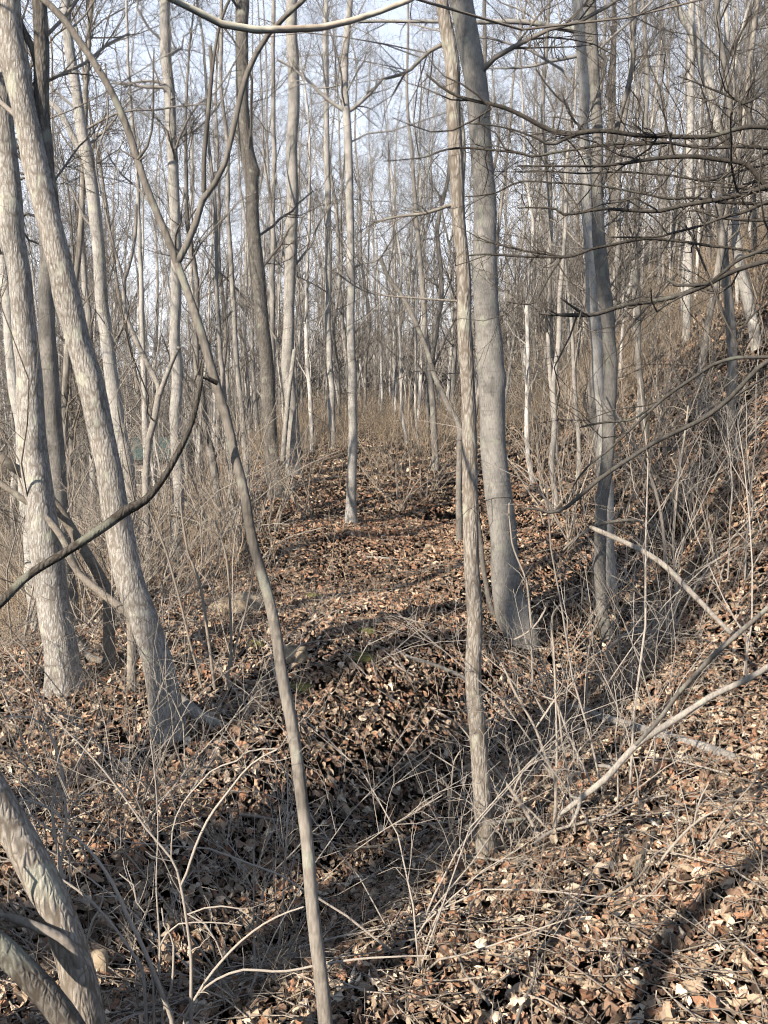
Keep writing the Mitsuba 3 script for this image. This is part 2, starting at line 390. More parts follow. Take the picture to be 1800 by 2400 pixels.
def bare_tree(label, pts, d, tone, name='bare_tree', height=15.0, n_limb=17, twigs=9, z0=2.8, reach=(0.9, 3.6), flare=0.5, forks=(), sides=18, stem_tone=None, tone_top=None, extend=True, group=None, seed=None, own=(), bark=None):
    """A traced tree. pts from the foot up; forks: further stems (pts, d), own: traced limbs (pts, d)."""
    t = thing(name, label, 'tree', group)
    bark = bark or ('bark' if max(a[2] for a in pts) > 60 else 'bark_smooth')
    sd = len(labels) if seed is None else seed
    g = np.random.default_rng(1000 + sd)
    P, R = line_from(pts, d)
    foot = P[0].copy()
    gz = float(H(foot[0], foot[1]))
    if foot[2] > gz + 0.02:                         # its foot is hidden or in the brush: on down to the ground
        P = np.vstack([[foot[0], foot[1], gz], P]); R = np.concatenate([[R[0] * 1.1], R])
    P = np.vstack([P[0] - [0, 0, 0.25], P]); R = np.concatenate([[R[0] * 1.05], R])
    if extend:
        up = P[-1] - P[-4]
        up = up / np.linalg.norm(up) + np.array([0, 0, 0.8]); up /= np.linalg.norm(up)
        top = max(height - (P[-1, 2] - gz), 1.5)
        for f in (0.25, 0.5, 0.75, 1.0):
            P = np.vstack([P, P[-1] + up * top * 0.25 + g.normal(size=3) * [0.12, 0.12, 0]])
            R = np.append(R, max(R[-1] * 0.75, 0.012))
    m = limb(P, R, sides, 0.09, 0.07, flare, sd)
    tv = tone
    if tone_top is not None:                         # trunk tone gets darker towards the top
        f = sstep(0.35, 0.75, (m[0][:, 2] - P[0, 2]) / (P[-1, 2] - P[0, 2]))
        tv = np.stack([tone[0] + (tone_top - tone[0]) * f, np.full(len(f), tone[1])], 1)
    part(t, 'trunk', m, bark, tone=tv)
    for fp, fd in forks:
        fP, fR = line_from(fp, fd)
        if fp[-1][1] < 20:
            u = fP[-1] - fP[-2]; u = u / np.linalg.norm(u) + [0, 0, .5]; u /= np.linalg.norm(u)
            for f in range(3):
                fP = np.vstack([fP, fP[-1] + u * 1.6 + g.normal(size=3) * 0.15]); fR = np.append(fR, fR[-1] * 0.7)
        part(t, 'stem', limb(fP, fR, 12, 0.09, 0.06, 0, sd + 5), bark, tone=stem_tone or tone)
        crown(t, g, fP, fR, tone, 4, twigs, 1.0, reach)
    for bp, bd in own:
        bP, bR = line_from(bp, bd)
        part(t, 'branch', limb(bP, bR, 8, 0.06, 0.05, 0, sd + 9), 'bark_smooth', tone=(tone[0] * 0.8, tone[1]))
        S, SR = smooth_line(bP, bR, 0.15)
        a, ar = sprout(g, S[None], SR[None], 14, (0.3, 1.1), (30, 70), 0.1, k=5, r_of=0.4, r_min=0.003, wig=0.2)
        part(t, 'twigs', tubes(a, ar), 'twig', tone=(tone[0] * 0.6, tone[1]), stuff=True)
    if n_limb: crown(t, g, P, R, tone, n_limb, twigs, z0, reach)
    return t

def rv(*pts): return [tuple(map(float, p)) for p in reversed(pts)]
def foot(px, py): return float(hit(px, py)[1])
GREY, PALE, BROWN, DARK = (0.72, 0.15), (0.95, 0.08), (0.62, 0.55), (0.34, 0.25)

# left group
bare_tree('thick leaning pale tree with a forked dark stem at the left', rv((10,-60,60),(16,54,60),(30,163,60),(54,271,54),(79,380,56),(117,542,54),(156,705,56),(179,800,55),(209,908,60),(230,1017,62),(259,1125,62),(283,1234,64),(305,1342,66),(343,1451,66),(372,1560,70),(386,1640,74),(392,1715,78)), foot(392,1715), (0.98,0.22), flare=0.35, stem_tone=(0.4,0.25), z0=4.2,
    forks=[(rv((91,-60,32),(92,0,33),(95,100,35),(96,200,36),(102,270,34),(108,340,36),(112,420,38),(122,520,40)), foot(392,1715) + 0.1), (rv((30,-40,14),(38,20,15),(55,70,16),(75,110,16),(90,170,18)), foot(392,1715) + 0.1)], height=13, sides=22)
bare_tree('broad pale trunk left of the leaning forked tree, spreading a dark root', rv((2,-40,44),(6,100,44),(10,217,45),(22,380,47),(30,542,54),(49,651,54),(58,800,58),(71,908,60),(87,1071,66),(106,1234,72),(119,1342,72),(128,1451,74),(140,1532,76),(148,1610,76)), foot(148,1620), (1.0,0.12), flare=0.6, height=14, z0=4.5, sides=22)
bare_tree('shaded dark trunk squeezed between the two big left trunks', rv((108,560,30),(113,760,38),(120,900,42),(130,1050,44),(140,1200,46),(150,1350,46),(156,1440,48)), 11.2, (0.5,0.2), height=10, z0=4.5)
bare_tree('white thin trunk close behind the broad left trunk', rv((0,560,22),(20,760,26),(36,900,28),(55,1071,30),(70,1250,32),(82,1400,34),(92,1500,36)), 12.6, PALE, height=12)
bare_tree('pale straight trunk with a kink seen right of the leaning forked tree', rv((150,-40,22),(157,60,22),(162,109,24),(179,217,24),(190,298,27),(209,380,29),(222,488,29),(231,597,28),(239,705,28),(250,800,29),(268,908,32),(283,1017,34),(301,1125,34),(308,1210,38)), 15.0, (0.93,0.1), forks=[(rv((44,150,12),(70,210,12),(110,235,13),(140,262,14),(172,325,15),(200,372,17)), 15.0)], twigs=6, n_limb=12)
bare_tree('pale trunk behind the sapling fork with a shaded lower half', rv((388,-40,24),(388,27,24),(388,109,26),(396,217,25),(404,325,25),(410,434,25),(411,542,25),(410,651,25),(411,760,25),(413,854,27),(412,963,27),(413,1071,28),(415,1136,28),(415,1270,31)), 15.6, (0.86,0.1), twigs=7, n_limb=16, z0=2.4,
    own=[(rv((290,205,5),(340,190,6),(370,192,7),(400,215,9)), 15.5), (rv((262,196,4),(300,198,6),(345,205,8),(380,205,10),(405,232,11)), 15.5)])
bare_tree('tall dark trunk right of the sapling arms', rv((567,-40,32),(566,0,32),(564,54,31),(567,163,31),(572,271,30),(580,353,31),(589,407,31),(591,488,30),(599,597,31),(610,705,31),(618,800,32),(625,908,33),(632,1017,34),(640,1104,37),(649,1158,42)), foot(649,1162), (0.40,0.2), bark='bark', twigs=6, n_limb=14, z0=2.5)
bare_tree('tall grey trunk with paired stems beside the tall dark one', rv((686,-40,25),(684,81,26),(686,163,26),(685,353,27),(684,488,27),(684,570,27),(679,651,26),(675,760,26),(677,850,28),(680,940,30),(684,1060,34)), 23.0, (0.78,0.15), forks=[(rv((690,820,10),(676,930,12),(662,1080,13)), 22.6)], twigs=5, n_limb=10)
bare_tree('slim straight pale tree standing on the leafy mound in the centre', rv((822,-50,10),(814,81,17),(808,136,17),(810,244,18),(814,325,18),(818,434,18),(821,542,18),(822,678,19),(823,800,19),(826,908,20),(826,1017,21),(825,1125,22),(825,1190,24),(824,1225,27)), foot(824,1228), (0.9,0.12), flare=0.7, z0=4.2, n_limb=12, twigs=6,
    own=[(rv((650,140,5),(700,170,7),(760,225,9),(812,262,11)), 20.5), (rv((900,180,6),(870,215,8),(840,245,9),(814,262,11)), 20.7)])
bare_tree('thin white trunk left of the slim centre tree', rv((765,-40,11),(765,0,11),(762,108,12),(765,244,12),(767,380,14),(768,515,14),(770,651,15),(769,800,16),(773,860,17),(777,940,17),(781,1060,18)), 28.0, PALE, n_limb=10)
bare_tree('thin grey trunk between the dark trunk and the grey paired one', rv((640,-30,10),(640,108,10),(640,217,10),(643,380,11),(640,488,11),(639,597,12),(638,800,12),(640,1080,14)), 25.0, GREY, n_limb=8)
bare_tree('thin grey trunk just left of the tall dark one', rv((518,-20,8),(518,190,9),(534,353,10),(534,488,10),(543,624,11),(551,800,12),(566,950,13),(577,1100,15)), 22.0, GREY, n_limb=8)
bare_tree('very thin curved tree beside the sapling upper fork', rv((478,120,6),(491,353,7),(505,488,8),(508,651,9),(515,800,11),(528,950,12),(540,1120,13)), 17.0, (0.6,0.2), n_limb=8, twigs=6)
bare_tree('crooked thin tree with a pale bent stem between the sapling and the leaning tree', rv((272,600,6),(290,665,8),(291,710,10),(320,800,11),(353,870,12),(374,915,13),(365,965,15),(347,1040,16),(342,1150,18)), 13.5, (0.75,0.3), extend=True, height=7, forks=[(rv((319,480,7),(318,545,8),(308,600,8),(290,660,9)), 13.5), (rv((420,816,10),(398,860,11),(375,925,12)), 13.4)], n_limb=7, twigs=6, z0=2)
bare_tree('pale thin trunk seen through the sapling at the left', rv((322,420,9),(326,542,10),(333,732,11),(338,900,13),(345,1100,15)), 19.0, PALE, n_limb=7)
# leaning poles at the left
bare_tree('brown pole leaning up to the left across the big left trunks', rv((-160,880,19),(-60,1010,20),(0,1070,21),(70,1122,22),(130,1185,23),(180,1262,24),(222,1330,25),(255,1400,27)), 8.8, (0.5,0.6), name='leaning_pole', extend=False, n_limb=3, flare=0.15, z0=1.5, twigs=4)
bare_tree('paler slim pole leaning under the brown one', rv((-120,1050,13),(0,1135,14),(100,1205,16),(150,1270,17),(180,1335,17),(240,1390,18),(305,1450,20)), 8.3, (0.7,0.55), name='leaning_pole', extend=False, n_limb=3, flare=0.15, z0=1.5, twigs=4)
# centre and right
bare_tree('tall pale trunk with rough bark, standing nearest in the centre', rv((1030,-60,27),(1036,0,28),(1044,54,30),(1055,109,34),(1063,163,34),(1063,244,33),(1067,325,33),(1072,407,33),(1076,488,33),(1079,570,33),(1084,651,34),(1090,760,35),(1095,850,35),(1098,908,35),(1101,1017,35),(1103,1125,36),(1106,1234,36),(1109,1342,36),(1110,1451,36),(1112,1560,37),(1117,1708,40),(1128,1817,42),(1136,1925,44),(1140,2005,48)), foot(1140,2008), (0.80,0.42), bark='bark', flare=0.35, z0=4.6, n_limb=7, twigs=5, height=11, sides=22,
    own=[(rv((905,185,6),(960,165,8),(1000,125,9),(1035,105,11)), 6.1), (rv((880,520,5),(940,507,7),(1000,500,8),(1040,485,9),(1074,478,11)), 6.1), (rv((790,640,3),(880,690,4),(990,700,5),(1080,706,6)), 6.1)])
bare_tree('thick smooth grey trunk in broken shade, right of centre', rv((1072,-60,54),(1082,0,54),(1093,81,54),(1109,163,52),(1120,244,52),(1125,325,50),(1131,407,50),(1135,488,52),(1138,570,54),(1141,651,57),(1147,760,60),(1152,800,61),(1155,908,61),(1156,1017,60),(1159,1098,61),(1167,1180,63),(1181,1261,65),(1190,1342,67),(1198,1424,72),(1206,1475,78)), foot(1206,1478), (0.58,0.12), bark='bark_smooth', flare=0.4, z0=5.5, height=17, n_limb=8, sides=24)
bare_tree('thin dark stem growing at the foot of the thick grey trunk', rv((1100,900,7),(1110,1080,8),(1125,1260,10),(1144,1397,12),(1162,1470,13)), 11.6, DARK, extend=True, height=5, n_limb=3, flare=0.2)
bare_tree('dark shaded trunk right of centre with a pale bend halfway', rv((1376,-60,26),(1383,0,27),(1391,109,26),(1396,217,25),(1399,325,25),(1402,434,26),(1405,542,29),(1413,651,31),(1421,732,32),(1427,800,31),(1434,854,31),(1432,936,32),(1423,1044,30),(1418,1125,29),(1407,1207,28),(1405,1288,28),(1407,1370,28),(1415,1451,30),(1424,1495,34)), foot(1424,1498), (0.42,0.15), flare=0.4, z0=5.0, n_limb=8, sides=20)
bare_tree('pale grey trunk close behind the dark shaded one', rv((1350,-50,24),(1356,16,25),(1366,109,27),(1371,190,26),(1369,271,26),(1370,380,26),(1373,488,26),(1383,597,27),(1391,705,27),(1399,800,27),(1404,900,26),(1412,1000,24),(1420,1100,24),(1426,1180,24),(1429,1261,24),(1432,1342,24),(1434,1384,27)), foot(1434,1386), PALE, flare=0.4, z0=5.2, n_limb=10,
    own=[(rv((840,52,6),(900,49,8),(1000,50,9),(1063,51,10),(1133,51,11),(1225,53,13),(1280,60,15),(1350,72,18),(1362,80,20)), 14.4), (rv((1130,160,4),(1230,158,6),(1300,142,8),(1368,128,10)), 14.4)])
bare_tree('white straight trunk on the right slope', rv((1621,-40,15),(1621,0,15),(1619,109,16),(1619,271,16),(1617,434,17),(1616,542,17),(1613,651,18),(1608,760,19),(1604,860,20)), 25.0, PALE, n_limb=9)
bare_tree('white leaning trunk crossing the right slope', rv((1560,-50,19),(1578,0,20),(1622,76,23),(1649,157,23),(1670,233,22),(1681,293,22),(1703,391,21),(1714,461,22),(1725,542,22),(1735,624,24),(1752,705,24),(1768,800,26),(1780,880,28)), 21.0, PALE, n_limb=9)
bare_tree('thin white trunk between the straight and the leaning white trunks', rv((1703,-20,11),(1703,100,12),(1701,300,13),(1700,434,14),(1695,597,14),(1695,800,15),(1697,900,16)), 27.0, PALE, n_limb=8)
bare_tree('grey dark trunk rising at the far right', rv((1755,-20,12),(1756,163,12),(1761,380,12),(1766,500,13),(1770,700,14),(1775,830,15)), 29.0, DARK, n_limb=8)
bare_tree('brownish broad trunk in the shade behind the dark shaded one', rv((1432,380,22),(1437,461,24),(1440,597,26),(1442,705,27),(1445,800,28)), 34.0, (0.45,0.5), n_limb=8)
bare_tree('thin grey trunk passing behind the thick smooth trunk', rv((1136,-20,9),(1136,163,9),(1140,400,10),(1143,700,11),(1150,1000,13)), 24.0, DARK, n_limb=8)
bare_tree('leaning thin dark tree resting against the near centre trunk', rv((890,600,9),(915,655,10),(945,700,11),(975,760,11),(1000,820,11),(1022,885,12),(1050,950,13),(1078,1010,14)), 16.0, (0.5,0.3), extend=False, n_limb=3, flare=0.2)
bare_tree('thin dark trunk behind the leaning thin tree', rv((968,400,9),(975,500,10),(987,640,12),(997,760,13),(1005,860,14),(1015,960,15),(1020,1060,16)), 24.0, (0.6,0.2), n_limb=8)
bare_tree('twin stemmed pale tree in the brush right of the thick trunk', rv((1312,700,11),(1309,820,12),(1296,900,12),(1300,1000,13),(1293,1080,14),(1300,1170,14)), 17.0, (0.85,0.2), height=8, n_limb=7, forks=[(rv((1285,780,9),(1290,880,10),(1297,980,11)), 17.1)])
bare_tree('thin grey tree right of the twin stemmed one', rv((1340,760,8),(1345,880,9),(1352,980,10),(1358,1090,11)), 19.0, GREY, height=9, n_limb=7)
bare_tree('slim dark trunk at the edge of the right slope', rv((1488,600,13),(1493,720,14),(1497,830,14),(1504,940,15),(1515,1080,17)), 18.5, (0.5,0.2), n_limb=9, z0=2.5)

# the foreground sapling and the branch hooked on it
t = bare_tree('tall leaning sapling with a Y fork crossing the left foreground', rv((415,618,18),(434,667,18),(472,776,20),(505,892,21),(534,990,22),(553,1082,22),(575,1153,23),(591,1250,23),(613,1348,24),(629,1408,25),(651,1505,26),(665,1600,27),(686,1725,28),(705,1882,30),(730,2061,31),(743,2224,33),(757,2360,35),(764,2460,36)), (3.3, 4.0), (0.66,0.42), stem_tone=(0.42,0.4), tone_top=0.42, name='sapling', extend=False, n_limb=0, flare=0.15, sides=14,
    forks=[(rv((80,-30,15),(98,0,15),(130,22,16),(179,87,16),(233,168,16),(266,228,16),(293,288,17),(323,374,17),(347,445,17),(380,526,17),(415,618,18)), (4.0, 4.2)),
           (rv((721,-10,11),(673,33,12),(640,65,12),(602,119,13),(575,179,13),(551,282,13),(534,358,13),(515,418,13),(482,450,14),(467,499,16),(442,564,16),(415,618,17)), (4.0, 4.1))])
for nm, pts in (('branch', rv((361,114,3),(359,184,4),(359,260,5),(353,320,6),(323,374,9))),
            ('branch', rv((545,-15,6),(525,27,7),(510,80,7),(498,160,8),(494,190,10),(487,271,11),(478,380,11),(478,450,13))),
            ('stub', rv((493,108,7),(496,150,9),(495,195,10))), ('stub', rv((284,352,3),(323,374,7))), ('stub', rv((345,362,3),(327,376,7))), ('stub', rv((238,148,3),(233,166,6)))):
    P, R = line_from(pts, 4.05)
    part(t, nm, limb(P, R, 7, 0.05, 0.06, 0, 3), 'bark_smooth', tone=(0.3, 0.4))
t = thing('dead_branch', 'dark curved dead branch hooked on the leaning sapling', 'branch')
P, R = line_from(rv((-150,1540,22),(0,1413,21),(65,1348,21),(152,1294,21),(244,1234,22),(304,1190,24),(336,1174,20),(380,1125,15),(418,1060,14),(450,990,12),(469,908,10),(475,880,9),(492,890,10),(509,898,11)), (3.7, 3.45))
part(t, 'stem', limb(P, R, 12, 0.04, 0.14, 0, 4), 'bark', tone=(0.16, 0.45))
P, R = line_from([(473,890,6),(474,850,5),(455,895,3)], 3.7)
part(t, 'stub', limb(P, R, 7, 0.04, 0.1, 0, 4), 'bark', tone=(0.25, 0.4))
bare_tree('leaning rough trunk in the bottom left corner', rv((-260,1480,64),(-90,1740,70),(-20,1850,72),(33,1950,76),(85,2070,80),(140,2180,76),(172,2260,76),(200,2400,86),(215,2560,92)), 3.25, (0.8,0.5), name='leaning_tree', extend=True, height=9, flare=0.2, n_limb=5, z0=3.2, sides=24,
    own=[(rv((-260,2040,18),(-100,2110,20),(0,2142,21),(81,2170,22),(157,2208,24),(190,2262,26)), (3.2, 3.1))])
bare_tree('second leaning dark trunk in the bottom left corner, below the rough one', rv((-300,1960,46),(-120,2120,52),(0,2225,58),(65,2290,60),(130,2360,62),(200,2470,66),(230,2560,70)), 3.0, (0.32,0.4), name='leaning_tree', extend=False, flare=0.1, n_limb=0)

# branches that hang into the picture from a tree right of the frame
t = thing('overhanging_tree', 'dark limbs and twigs reaching in from a tree beyond the right edge', 'tree')
g = np.random.default_rng(77)
P = np.array([(4.9, 5.0, float(H(4.9, 5.0)) - 0.2), (4.85, 5.0, 2.5), (4.8, 5.05, 5.0), (4.85, 5.1, 8.0), (4.9, 5.1, 12.0), (5.0, 5.2, 16.0)])
R = np.array([0.19, 0.16, 0.15, 0.12, 0.08, 0.02])
part(t, 'trunk', limb(P, R, 18, 0.1, 0.06, 0.4, 61), 'bark', tone=(0.6, 0.3))
crown(t, g, P, R, (0.4, 0.3), 12, 5, 7.5, (1.2, 3.2))
over = [
 (rv((1003,176,6),(1079,231,9),(1150,255,12),(1236,277,14),(1291,296,15),(1345,309,17),(1442,312,13),(1551,312,13),(1660,310,14),(1800,306,15)), 4.3, 30),
 (rv((1345,313,10),(1318,326,9),(1285,344,8),(1240,322,6),(1180,300,5),(1100,290,3)), 4.3, 12),
 (rv((1339,276,4),(1343,300,8)), 4.3, 0),
 (rv((1590,180,4),(1660,206,6),(1714,228,8),(1738,244,9),(1735,275,10),(1734,310,11)), 4.4, 14),
 (rv((1790,214,7),(1765,234,9),(1738,245,9)), 4.4, 4),
 (rv((1450,345,4),(1555,338,6),(1610,340,7),(1660,347,8),(1690,334,9),(1714,318,9)), 4.4, 14),
 (rv((900,376,3),(981,374,5),(1052,355,7),(1128,350,8),(1225,358,9),(1247,366,9),(1312,355,9),(1388,344,10),(1470,339,10),(1551,334,11),(1605,339,11),(1800,347,12)), 4.8, 26),
 (rv((1215,391,5),(1377,390,8),(1470,380,10),(1551,369,12),(1632,363,14),(1692,369,15),(1746,380,15),(1779,407,16),(1800,434,17)), 4.2, 26),
 (rv((1160,400,3),(1290,403,5),(1430,404,6),(1560,410,7),(1660,425,8),(1760,400,9),(1800,380,10)), 4.9, 20),
 (rv((1215,486,5),(1301,483,8),(1326,496,10),(1421,486,10),(1546,494,12),(1605,480,13),(1687,461,14),(1800,445,16)), 4.1, 24),
 (rv((1090,460,3),(1150,455,5),(1220,430,6),(1300,431,6),(1410,432,7),(1500,450,8),(1600,470,9),(1800,470,10)), 4.9, 20),
 (rv((1426,556,5),(1540,553,8),(1605,534,9),(1697,510,10),(1741,505,11),(1800,472,12)), 4.2, 16),
 (rv((1575,525,3),(1620,490,6),(1697,508,8),(1800,510,9)), 4.3, 6),
 (rv((1100,600,5),(1204,599,6),(1318,602,8),(1388,583,8),(1464,570,9),(1583,559,9),(1690,580,10),(1800,590,11)), 4.7, 22),
 (rv((1190,706,4),(1247,711,6),(1274,667,6),(1318,602,7)), 4.7, 10),
 (rv((1100,545,3),(1170,575,5),(1250,590,6),(1318,602,7)), 4.75, 8),
 (rv((1263,735,5),(1377,743,12),(1470,719,12),(1567,703,13),(1643,675,14),(1714,640,13),(1800,612,14)), 3.9, 16),
 (rv((1315,700,4),(1345,722,8),(1377,742,10)), 3.9, 0),
 (rv((1567,659,6),(1590,674,8),(1643,675,9),(1730,610,10),(1800,588,11)), 3.9, 10),
 (rv((1496,757,3),(1560,715,5),(1640,675,7)), 3.9, 3),
 (rv((1260,740,3),(1290,790,3),(1310,850,3)), 4.6, 2),
 (rv((1265,795,6),(1290,794,7),(1390,806,10),(1399,800,9)), 9.0, 0) if False else None,
 (rv((1215,1196,4),(1250,1190,6),(1290,1200,9),(1399,1126,12),(1497,1066,13),(1600,1017,14),(1703,941,15),(1800,849,16)), 3.7, 10),
 (rv((1339,1147,4),(1366,1104,6),(1432,1050,7),(1497,990,8),(1594,903,10),(1676,849,11),(1746,833,12),(1800,833,12)), 3.8, 12),
 (rv((1363,1004,5),(1409,994,7),(1480,985,6),(1530,950,8),(1570,925,9)), 3.9, 5),
 (rv((1560,1005,4),(1640,985,6),(1730,920,7),(1800,880,8)), 4.3, 8),
]
for b in over:
    if b is None: continue
    pts, d, n = b
    P, R = line_from(pts, d)
    if pts[0][0] >= 1795:                             # on to the trunk beyond the frame
        e = np.array([4.85, 5.03, P[0, 2] + 0.6 + 0.25 * abs(P[0, 0] - 4.85)])
        m = 0.5 * (P[0] + e) + np.array([0, 0, -0.05])
        P = np.vstack([e, m, P]); R = np.concatenate([[R[0] * 1.5, R[0] * 1.25], R])
    part(t, 'branch', limb(P, R * 0.74, 8, 0.04, 0.2, 0, 7 + len(scene), kink=4.0), 'bark_smooth', tone=(0.12, 0.4) if P[-1, 2] > 3.4 else (0.16, 0.3))
    if n:
        S, SR = smooth_line(P, R, 0.12)
        S, SR = S[len(S) // 6:], SR[len(SR) // 6:]
        a, ar = sprout(g, S[None], SR[None], n, (0.15, 0.95), (30, 75), 0.08, k=6, r_of=0.42, r_min=0.002, t0=0.02, wig=0.3)
        c, cr = sprout(g, a, ar, 3, (0.06, 0.34), (30, 60), 0.05, k=3, r_of=0.6, r_min=0.0016, wig=0.2)
        part(t, 'twigs', join([tubes(a, ar, 4), tubes(c, cr)]), 'twig', tone=(0.16, 0.35), stuff=True)

# trees beside and behind the camera: their shade falls into the picture
def shade_tree(x, y, r, h, lean=(0, 0), limbs=14, z0=4.0, label='bare tree standing behind the photographer', tone=GREY, twigs=4):
    t = thing('shade_tree', label, 'tree', 'trees behind the photographer')
    g = np.random.default_rng(int(abs(x * 100 + y * 10)) + 5)
    gz = float(H(x, y))
    f = np.linspace(0, 1, 7)
    P = np.stack([x + lean[0] * f * h + 0.12 * g.normal(size=7), y + lean[1] * f * h + 0.12 * g.normal(size=7), gz - 0.2 + f * h], 1)
    R = r * (1 - 0.85 * f ** 1.2) + 0.01
    part(t, 'trunk', limb(P, R, 14, 0.15, 0.06, 0.4, 3), 'bark_plain', tone=tone)
    crown(t, g, P, R, tone, limbs, twigs, z0, (1.2, 3.6), r_min=0.006)
    return t, P
for a in ((-7.6, -5.35, 0.42, 20, 4, 11, (-0.155, 0.13)), (-8.2, -5.1, 0.34, 19, 3, 11, (-0.155, 0.13)), (-5.35, -0.35, 0.17, 11, 7, 4.5), (-12.4, -6.9, 0.36, 24, 8, 9), (-12.3, -5.2, 0.27, 19, 6, 9), (-7, -2.2, 0.08, 8, 6, 3), (-9.4, 1.4, 0.10, 10, 5, 4), (-2.2, -3.1, 0.2, 15, 6, 6), (-16, -3, 0.2, 18, 4, 9)):
    shade_tree(a[0], a[1], a[2], a[3], limbs=a[4], z0=a[5], lean=a[6] if len(a) > 6 else (0, 0))
t, P = shade_tree(-1.9, 0.5, 0.07, 7, limbs=2, z0=5.2, label='young tree beside the camera whose drooping twig crosses the top of the picture', tone=(0.7, 0.5))
del labels[t]['group']
bP, bR = line_from([(180,-330,18),(300,-110,17),(400,0,16),(445,18,17),(520,58,18),(600,72,18),(690,70,17),(760,66,16),(850,42,14),(960,2,12),(1010,-25,9)], (1.05, 1.25))
bP = np.vstack([P[4], 0.5 * (P[4] + bP[0]) + [0, 0, 0.15], bP]); bR = np.concatenate([[0.014, 0.010], bR])
part(t, 'branch', limb(bP, bR, 10, 0.04, 0.08, 0, 9), 'bark_smooth', tone=(1.5, 0.75), label='drooping pale brown twig across the top')

# ------------------------------------------------------------------ the crowd of trees behind

def proto(seed, h, r, tone, limbs, tw, tw2, reach, r_min, sides=9, keep=0):
    """A tree of the crowd as {part: shape}; keep: how many of its limbs are parts of their own."""
    g = np.random.default_rng(seed)
    f = np.linspace(0, 1, 9)
    P = np.stack([np.cumsum(g.normal(size=9) * 0.13) + g.normal() * 0.05 * h * f ** 2, np.cumsum(g.normal(size=9) * 0.13), f * h - 0.3], 1)
    R = r * (1 - 0.88 * f ** 1.1) + 0.006
    S, SR = smooth_line(P, R, 0.5)
    trunk = limb(P, R, sides, 0.45, 0.06, 0.4, seed)
    out = {'trunk': mikit.ply(trunk, 'bark_plain', smooth=True, uv=np.tile(tone, (len(trunk[0]), 1)))}
    L, LR = sprout(g, S[None], SR[None], limbs, reach, (30, 75), 0.35, k=6, r_of=0.34, r_min=r_min * 1.6, t0=0.14, t1=0.98, wig=0.2)
    LR = np.minimum(LR, 0.05)
    A, AR = sprout(g, L, LR, tw, (0.5, 1.9), (25, 65), 0.15, k=4, r_of=0.5, r_min=r_min, t0=0.15, wig=0.27)
    m = [tubes(A, AR)]
    if tw2:
        B, BR = sprout(g, A, AR, tw2, (0.3, 1.0), (25, 60), 0.1, k=3, r_of=0.7, r_min=r_min * 0.75, t0=0.2, wig=0.22)
        m.append(tubes(B, BR))
    order = np.argsort(-LR[:, 0])
    for a, b in enumerate(order[:keep]):
        v, fc = tubes(L[b:b + 1], LR[b:b + 1], 5)
        out['branch' + (f'_{a:03d}' if a else '')] = mikit.ply((v, fc), 'twig', smooth=True, uv=np.tile((tone[0] * 0.85, tone[1]), (len(v), 1)))
    if len(order) > keep: m.append(tubes(L[order[keep:]], LR[order[keep:]], 4))
    v, fc = join(m)
    out['twigs'] = mikit.ply((v, fc), 'twig', smooth=True, uv=np.tile((tone[0] * 0.56, tone[1] + 0.05), (len(v), 1)))
    return out

def grove(name, label, cat, group, where, protos, tag, stuff=False):
    for k, p in enumerate(protos):
        scene[f'group_{tag}_{k}'] = {'type': 'shapegroup', **p}
    for c, (x, y, yaw, sc) in enumerate(where):
        if stuff: key = f'{name}__{c:03d}'
        else:
            key = thing(name, label(x, y, c % len(protos)) if callable(label) else label, cat, group)
            labels[key + '__twigs'] = {'kind': 'stuff'}
        lean = rng.normal(size=2) * 2.6
        scene[key] = {'type': 'instance', 'shapegroup': {'type': 'ref', 'id': f'group_{tag}_{c % len(protos)}'},
                      'to_world': T().translate([float(x), float(y), float(H(x, y))]).rotate([0, 0, 1], float(yaw)).rotate([1, 0, 0], float(lean[0])).scale(float(sc))}

MARKS = [(900, 2370, 'the bottom edge'), (230, 2290, 'the rounded pale stone'), (757, 2200, 'the sapling foot'), (665, 1640, 'the lower sapling'), (1140, 2000, 'the near rough trunk foot'), (1206, 1470, 'the thick smooth trunk foot'), (1424, 1490, 'the dark shaded trunk foot'), (392, 1710, 'the leaning forked tree foot'), (148, 1620, 'the broad pale left trunk foot'),
         (824, 1225, 'the slim centre tree foot'), (1400, 1830, 'the long pale broken branch'), (1560, 1735, 'the whitish log'), (1530, 1950, 'the white stick end'), (1340, 2130, 'the arching shrub foot'), (450, 2350, 'the bottom left shrub'), (650, 1160, 'the tall dark trunk foot'), (848, 1540, 'the mossy stone'), (745, 1752, 'the flat pale stone'), (1750, 2300, 'the bottom right corner'), (1700, 1480, 'the slanting pole end'), (540, 1260, 'the fallen log on the mound'), (1740, 2000, 'the right edge'), (80, 2000, 'the rough leaning trunk'), (1000, 1560, 'the forked grey branch'), (1110, 1350, 'the near rough trunk')]
def beside(what, x, y):
    p = np.array([x, y, float(H(x, y))]) - EYE
    z = p @ FWD
    px, py = 900 + p[0] / z * FL, 1200 - (p @ UP) / z * FL
    ms = sorted(MARKS, key=lambda a: (a[0] - px) ** 2 + (a[1] - py) ** 2)
    for m in ms[:4]:
        dx, dy = px - m[0], py - m[1]
        if m[1] > 2365 and dy > -1e9: side = 'above'
        else: side = ('right of' if dx > 0 else 'left of') if abs(dx) > abs(dy) else ('below' if dy > 0 else 'above')
        base = f'{what} {side} {m[2]}'
        if base not in used:
            used[base] = 1
            return base
    used[base] += 1
    return f'farther {base}' if used[base] == 2 else base
COUNT = {2: 'two', 3: 'three', 4: 'four', 5: 'five', 6: 'six', 7: 'seven', 8: 'eight'}

